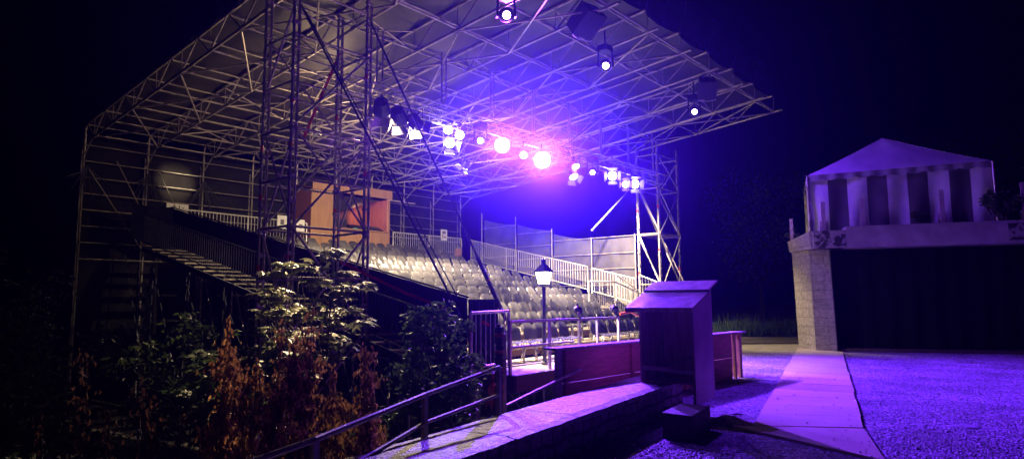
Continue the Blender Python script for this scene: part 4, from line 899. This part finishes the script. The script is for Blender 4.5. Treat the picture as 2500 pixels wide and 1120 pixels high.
for (px, ptop) in [(-2.55, 1.5), (-2.42, 1.2), (-2.32, 1.34), (-2.14, 1.52), (-1.98, 1.2), (-2.25, 1.0), (-1.83, 1.55), (-1.7, 1.12), (-1.98, .95), (-1.55, .85), (-1.42, 1.22), (-1.3, .9), (-1.2, .55), (-2.45, .8), (-2.1, .7), (-1.75, .75), (-1.1, .25), (-1.45, .45), (-2.65, .6), (-1.28, .2), (-2.3, .35), (-1.9, .3), (-1.62, .2), (-2.55, .25), (-1.98, .55), (-1.7, .5), (-2.2, .5)]:
    sh_.append((px, 5.9 + U_(-.45, .5), ptop + U_(-.12, .1), .06))
dead_shrub('dead_shrub', 'tall dead shrub with rusty brown hanging leaves in the foreground', sh_, LEAFB, 640, (.03, .078), -.4)
sh2 = [(-4.6 + .28 * i + U_(-.1, .1), 6.6 + U_(-.4, .4), U_(.4, 1.15), .08) for i in range(8)]
dead_shrub('withered_shrub', 'dim purplish withered shrub left of the rusty brown one', sh2, LEAFR, 260, (.05, .09), -1.0)
shrub('maple_sapling', 'leafy maple sapling with pale lit leaves in front of the left tower', (-2.55, 8.3, 1.55), (.75, .5, .85), 620, LEAFP, 'sapling', (.13, .22), clumps=42, kind='maple', flat=1, droop=.1, trunkr=.035)
shrub('maple_sapling', 'green leafy maple sapling left of the pale one, mostly dark', (-3.1, 7.6, .75), (.8, .5, .6), 900, LEAFG, 'sapling', (.08, .15), clumps=40, kind='maple', flat=1, droop=.1, trunkr=.03)
shrub('green_shrub', 'glossy dark green shrub beside the front deck railing', (-.92, 8.3, .82), (.5, .45, .75), 2300, LEAFG, 'shrub', (.06, .12), clumps=48, droop=.15)
shrub('green_shrub', 'small green shrub by the handrail at the foot of the deck', (-1.35, 7.3, .15), (.45, .4, .42), 1000, LEAFG, 'shrub', (.05, .10), clumps=26, droop=.15)
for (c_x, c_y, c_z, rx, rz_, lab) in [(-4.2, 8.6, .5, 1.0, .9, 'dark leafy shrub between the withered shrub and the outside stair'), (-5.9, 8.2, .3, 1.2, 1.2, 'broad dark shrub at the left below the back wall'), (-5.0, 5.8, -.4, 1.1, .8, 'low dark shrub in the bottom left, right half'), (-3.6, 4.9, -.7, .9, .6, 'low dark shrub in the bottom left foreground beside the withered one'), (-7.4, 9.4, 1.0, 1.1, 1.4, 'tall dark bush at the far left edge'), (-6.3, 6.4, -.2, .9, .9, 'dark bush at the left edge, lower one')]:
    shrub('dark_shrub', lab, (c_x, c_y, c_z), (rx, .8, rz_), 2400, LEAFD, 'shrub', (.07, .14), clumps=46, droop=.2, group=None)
# small conifer
def conifer(label, x, y, zt, h):
    o = thing('young_conifer', label, 'conifer', (x, y, zt - h)); sm = MB(); fm = MB(); sm.tube((x, y, zt - h), (x, y, zt), .02, 5, .004)
    for i in range(46):
        z = zt - h * (.04 + .9 * i / 46); r = .03 + .36 * (zt - z) / h; t = i * 2.4
        for k in range(3):
            d = V3((math.cos(t + k * 2.1), math.sin(t + k * 2.1), -.15)); e = V3((x, y, z)) + d * r; sm.tube((x, y, z), e, .004, 4, caps=False)
            for s_ in range(12): p = V3((x, y, z)).lerp(e, (s_ + 2) / 13); leaf(fm, p, d + rv(.8), rv(), .05, .012)
    sm.build('trunk', BARK, o); fm.build('needles', NEEDLE, o)
conifer('young conifer with a lit tip in front of the dark stair', -5.35, 9.6, 2.0, 2.6)
TLEAF = leaf_mat('night_tree_leaf', (.006, .011, .004), (.02, .03, .01), rough=.8); TBARK = mat('night_bark', (.008, .007, .005), rough=.95, spec=0); TLEAF.node_tree.nodes['Principled BSDF'].inputs['Specular IOR Level'].default_value = 0  # leaf and bark blackened to keep the far trees in night shade
# dark trees behind
def tree(label, x, y, h, cr, n, name='broadleaf_tree'):
    o = thing(name, label, 'tree', (x, y, 0), 'dark trees around the yard'); z0 = ground_z(x, y)
    o.location = (x, y, z0); ORG[o.name] = V3((x, y, z0)); sm = MB(); fm = MB()
    sm.tube((x, y, z0 - .1), (x, y, z0 + h * .45), .18, 8, .1); cl = []
    for i in range(26):
        e = V3((x + U_(-cr, cr) * .8, y + U_(-cr, cr) * .8, z0 + h * U_(.35, .98))); stem(sm, (x, y, z0 + h * U_(.25, .45)), e, .05, .012, 4, .15); cl.append((e, cr * U_(.25, .45)))
    for (p, r) in cl:
        for k in range(n // 26): leaf(fm, p + V3((random.gauss(0, .5), random.gauss(0, .5), random.gauss(0, .4))) * r, rv() - ZA * .3, rv(), U_(.12, .24), U_(.07, .13))
    sm.build('trunk', TBARK, o); fm.build('crown', TLEAF, o)
tree('dim tree at the back just left of the stone gate', 11.2, 29.5, 7.0, 2.2, 5200)
tree('black tree behind the tent at the right', 19.5, 27, 8.5, 2.6, 3000)
# grass verge and plants on the gate
gm = MB()
for i in range(5200):
    x = U_(8.9, 17); y = 27.6 + rnd() ** 1.5 * 2.6; p = V3((x, y, 0)); h = U_(.25, .75) * (1.0 if rnd() > .1 else 1.5)
    leaf(gm, p, V3((U_(-.4, .4), U_(-.4, .4), 1)), rv(), h, .035)
tag(gm.build('grass', GRASSM), kind='stuff')
shrub('small_plant', 'small dark round plant on the parapet in front of the tent', G(2.85, -.25, 3.88), (.28, .15, .22), 420, LEAFD, 'plant', (.06, .12), base=3.70, clumps=14)
shrub('conifer_bush', 'dark bushy plant at the right corner of the tent', G(4.95, -.3, 4.28), (.5, .3, .36), 1300, NEEDLE, 'plant', (.06, .13), base=3.7, clumps=26)
shrub('weed_clump', 'dark weeds growing on the left shoulder of the gate', G(-.3, 1.0, 3.6), (.35, .3, .28), 380, LEAFD, 'plant', (.06, .12), base=3.45, clumps=14)
shrub('yellow_green_plant', 'small yellowish plant peeping over the barrier right of the shelter', V3((4.15, 14.2, .82)), (.22, .22, .28), 380, LEAFG, 'plant', (.06, .12), base=0, clumps=12)
# ================================================================= lights
def spot(name, pos, aim, power, color, deg, blend=.6, rad=.08):
    l = bpy.data.lights.new(name, 'SPOT'); l.energy = power; l.color = color; l.spot_size = R(deg); l.spot_blend = blend; l.shadow_soft_size = rad
    o = bpy.data.objects.new(name, l); COL.objects.link(o); o.location = pos; o.rotation_euler = (V3(aim) - V3(pos)).to_track_quat('-Z', 'Y').to_euler(); return o
def point(name, pos, power, color, rad=.06):
    l = bpy.data.lights.new(name, 'POINT'); l.energy = power; l.color = color; l.shadow_soft_size = rad
    o = bpy.data.objects.new(name, l); COL.objects.link(o); o.location = pos; return o
PUR = (.15, .025, 1.0); WARM = (1, .79, .55); PINK = (.42, .08, 1.0)
def fwd(p, aim, k=.32): p = V3(p); return p + (V3(aim) - p).normalized() * k
YRD = V3((6.5, 12.5, 0))
for a, pw, c, dg in [(9.48, 5200, PUR, 58)]:
    p = S(a, 11.8, 5.95); spot('stage_wash', fwd(p, YRD, .45), YRD, pw, c, dg, .75)
p1 = S(13.78, 11.9, 5.95); p2 = S(15.65, 11.9, 5.83); Y2 = V3((7.8, 9.4, 0))
spot('violet_lamp', fwd(p1, Y2), Y2, 7000, PUR, 84, .6); spot('pink_violet_lamp', fwd(p2, Y2), Y2, 25000, (.17, .03, 1), 94, .6)
spot('violet_beam', fwd(p1, V3((1, 2, 5))), V3((0, 0, 7.6)), 15500, (.5, .05, 1), 50, .35)
spot('violet_beam', fwd(p2, V3((2, 2, 5))), V3((.5, 0, 7.6)), 23000, (.55, .1, 1), 50, .35)
for p, pw in [(p1, 1300), (p2, 2600)]: spot('halo_core_beam', fwd(p, CAMP), CAMP + ZA * .9, pw * 6, (.42, 1.1, .5), 15, 1)  # green-tinted spots added to whiten the lamp halos in the blue haze
for a, z in [(12.06, 5.92), (17.45, 5.9), (19.87, 5.95), (21.55, 5.88)]:
    p = S(a, 11.95, z); spot('small_beam', fwd(p, CAMP), CAMP + ZA * 2, 600, (.7, .3, 1), 44, 1)
for a, b, z, aim in [(9.99, 8.5, 7.5, V3((8, 9, 0))), (13.86, 8.5, 7.48, V3((9.3, 15, 0))), (19.08, 8.5, 7.43, V3((12, 19, 4)))]:
    pw_ = 1600 if a > 15 else 3200
    p = S(a, b, z); spot('moving_head_lamp', fwd(p, aim, .4), aim, pw_, PUR, 75, .7)
for a, b, z, aim, pw in [(9.48, 11.9, 5.98, S(14, 17, 2), 2100), (10.05, 11.9, 5.9, S(17, 16, 1.5), 2700), (10.58, 11.9, 5.88, S(18.5, 14.5, 1.4), 2700)]:
    p = S(a, b, z); spot('seat_wash', fwd(p, aim, .045), aim, pw, WARM, 105, .5, .04)
p = S(17.39, 12.0, 5.5); spot('seat_wash', fwd(p, S(18, 13, 1), .4), S(18.3, 12.6, 0), 6500, WARM, 78, .8)
p = S(11.73, 11.8, 5.55); spot('front_wash', fwd(p, S(12, 9, 0), .3), S(13.6, 9.5, 0), 13000, WARM, 70, .8)
p = S(21.55, 12.0, 5.85); spot('side_wash', fwd(p, V3((12, 24, 0)), .4), V3((9.0, 21.2, 0)), 2600, WARM, 40, .8)
p = S(19.87, 12.1, 5.9); spot('screen_wash', fwd(p, S(23, 16, 1.5), .4), S(23.4, 14.5, 2.4), 8000, WARM, 90, .8)
p = S(9.3, 11.7, 5.9); spot('added_bush_spot', fwd(p, V3((-2.2, 6, .6)), .4), V3((-3.35, 7.0, .9)), 12000, (1, .72, .4), 27, .9)  # spot added at the truss to brighten the brown shrub and sapling
p = S(10.58, 11.75, 5.8); spot('added_bush_spot', fwd(p, V3((-.95, 8.3, .9)), .4), V3((-.95, 8.2, .9)), 2600, (1, .78, .5), 17, .7)  # second added spot, brightens the green shrub by the deck
point('roof_flood', S(11.6, 16.6, 6.35), 240, (1, .68, .38), .1); point('roof_flood', S(16.4, 16.1, 6.0), 220, (1, .68, .38), .1)
spot('flood_down', S(11.6, 16.3, 6.5), S(12.4, 16.6, 2), 3400, WARM, 118, .5); spot('flood_down', S(16.4, 15.8, 6.1), S(17.2, 15.6, 1.4), 6200, WARM, 118, .5)
spot('wall_patch_lamp', S(10.4, 21.2, 6.0), S(10.1, 24.3, 5.9), 1100, WARM, 30, 1, .03)
spot('booth_lamp', S(17.0, 23.2, 5.6), S(18.4, 23.4, 5.2), 130, (1, .5, .3), 120, .6)
spot('booth_wash', S(12.06, 12.4, 5.9), S(15.5, 22.6, 5.0), 700, WARM, 24, .6)
point('lantern_lamp', S(11.5, 8.75, 1.9) - ZA * .06 + VA * -.0, 26, (1, .78, .5), .05)
# moonless night: a faint sky and a faint sun lamp
sl = bpy.data.lights.new('faint_sun', 'SUN'); sl.energy = .004; sl.angle = R(.5); sl.color = (1, .93, .85)
so = bpy.data.objects.new('faint_sun', sl); COL.objects.link(so); so.rotation_euler = (R(50), 0, R(30))
w = bpy.data.worlds.new('World'); scn.world = w; w.use_nodes = True; nt = w.node_tree
bg = nt.nodes['Background']; sky = nt.nodes.new('ShaderNodeTexSky'); sky.sky_type = 'NISHITA'; sky.sun_disc = False
sky.sun_elevation = R(-4); sky.sun_rotation = R(150); nt.links.new(sky.outputs['Color'], bg.inputs['Color']); bg.inputs['Strength'].default_value = .002
vs = nt.nodes.new('ShaderNodeVolumeScatter'); vs.inputs['Density'].default_value = .0018; vs.inputs['Anisotropy'].default_value = .935; vs.inputs['Color'].default_value = (.125, .035, 1, 1)
nt.links.new(vs.outputs['Volume'], nt.nodes['World Output'].inputs['Volume'])
# ================================================================= camera
cam = bpy.data.cameras.new('camera'); cam.sensor_width = 36; cam.lens = 36 * 1600 / 2500; cam.clip_end = 3000; cam.clip_start = .05
co = bpy.data.objects.new('camera', cam); COL.objects.link(co)
co.matrix_world = Matrix.Translation(CAMP) @ Matrix.Rotation(R(90 + 6.14), 4, 'X') @ Matrix.Rotation(R(-.41), 4, 'Z')
scn.camera = co
scn.view_settings.view_transform = 'Standard'; scn.view_settings.look = 'None'; scn.view_settings.exposure = 0
scn.cycles.use_denoising = True
scn.cycles.max_bounces = 5; scn.cycles.diffuse_bounces = 4; scn.cycles.volume_bounces = 0; scn.cycles.sample_clamp_indirect = 4
scn.cycles.use_adaptive_sampling = True; scn.cycles.adaptive_threshold = .02
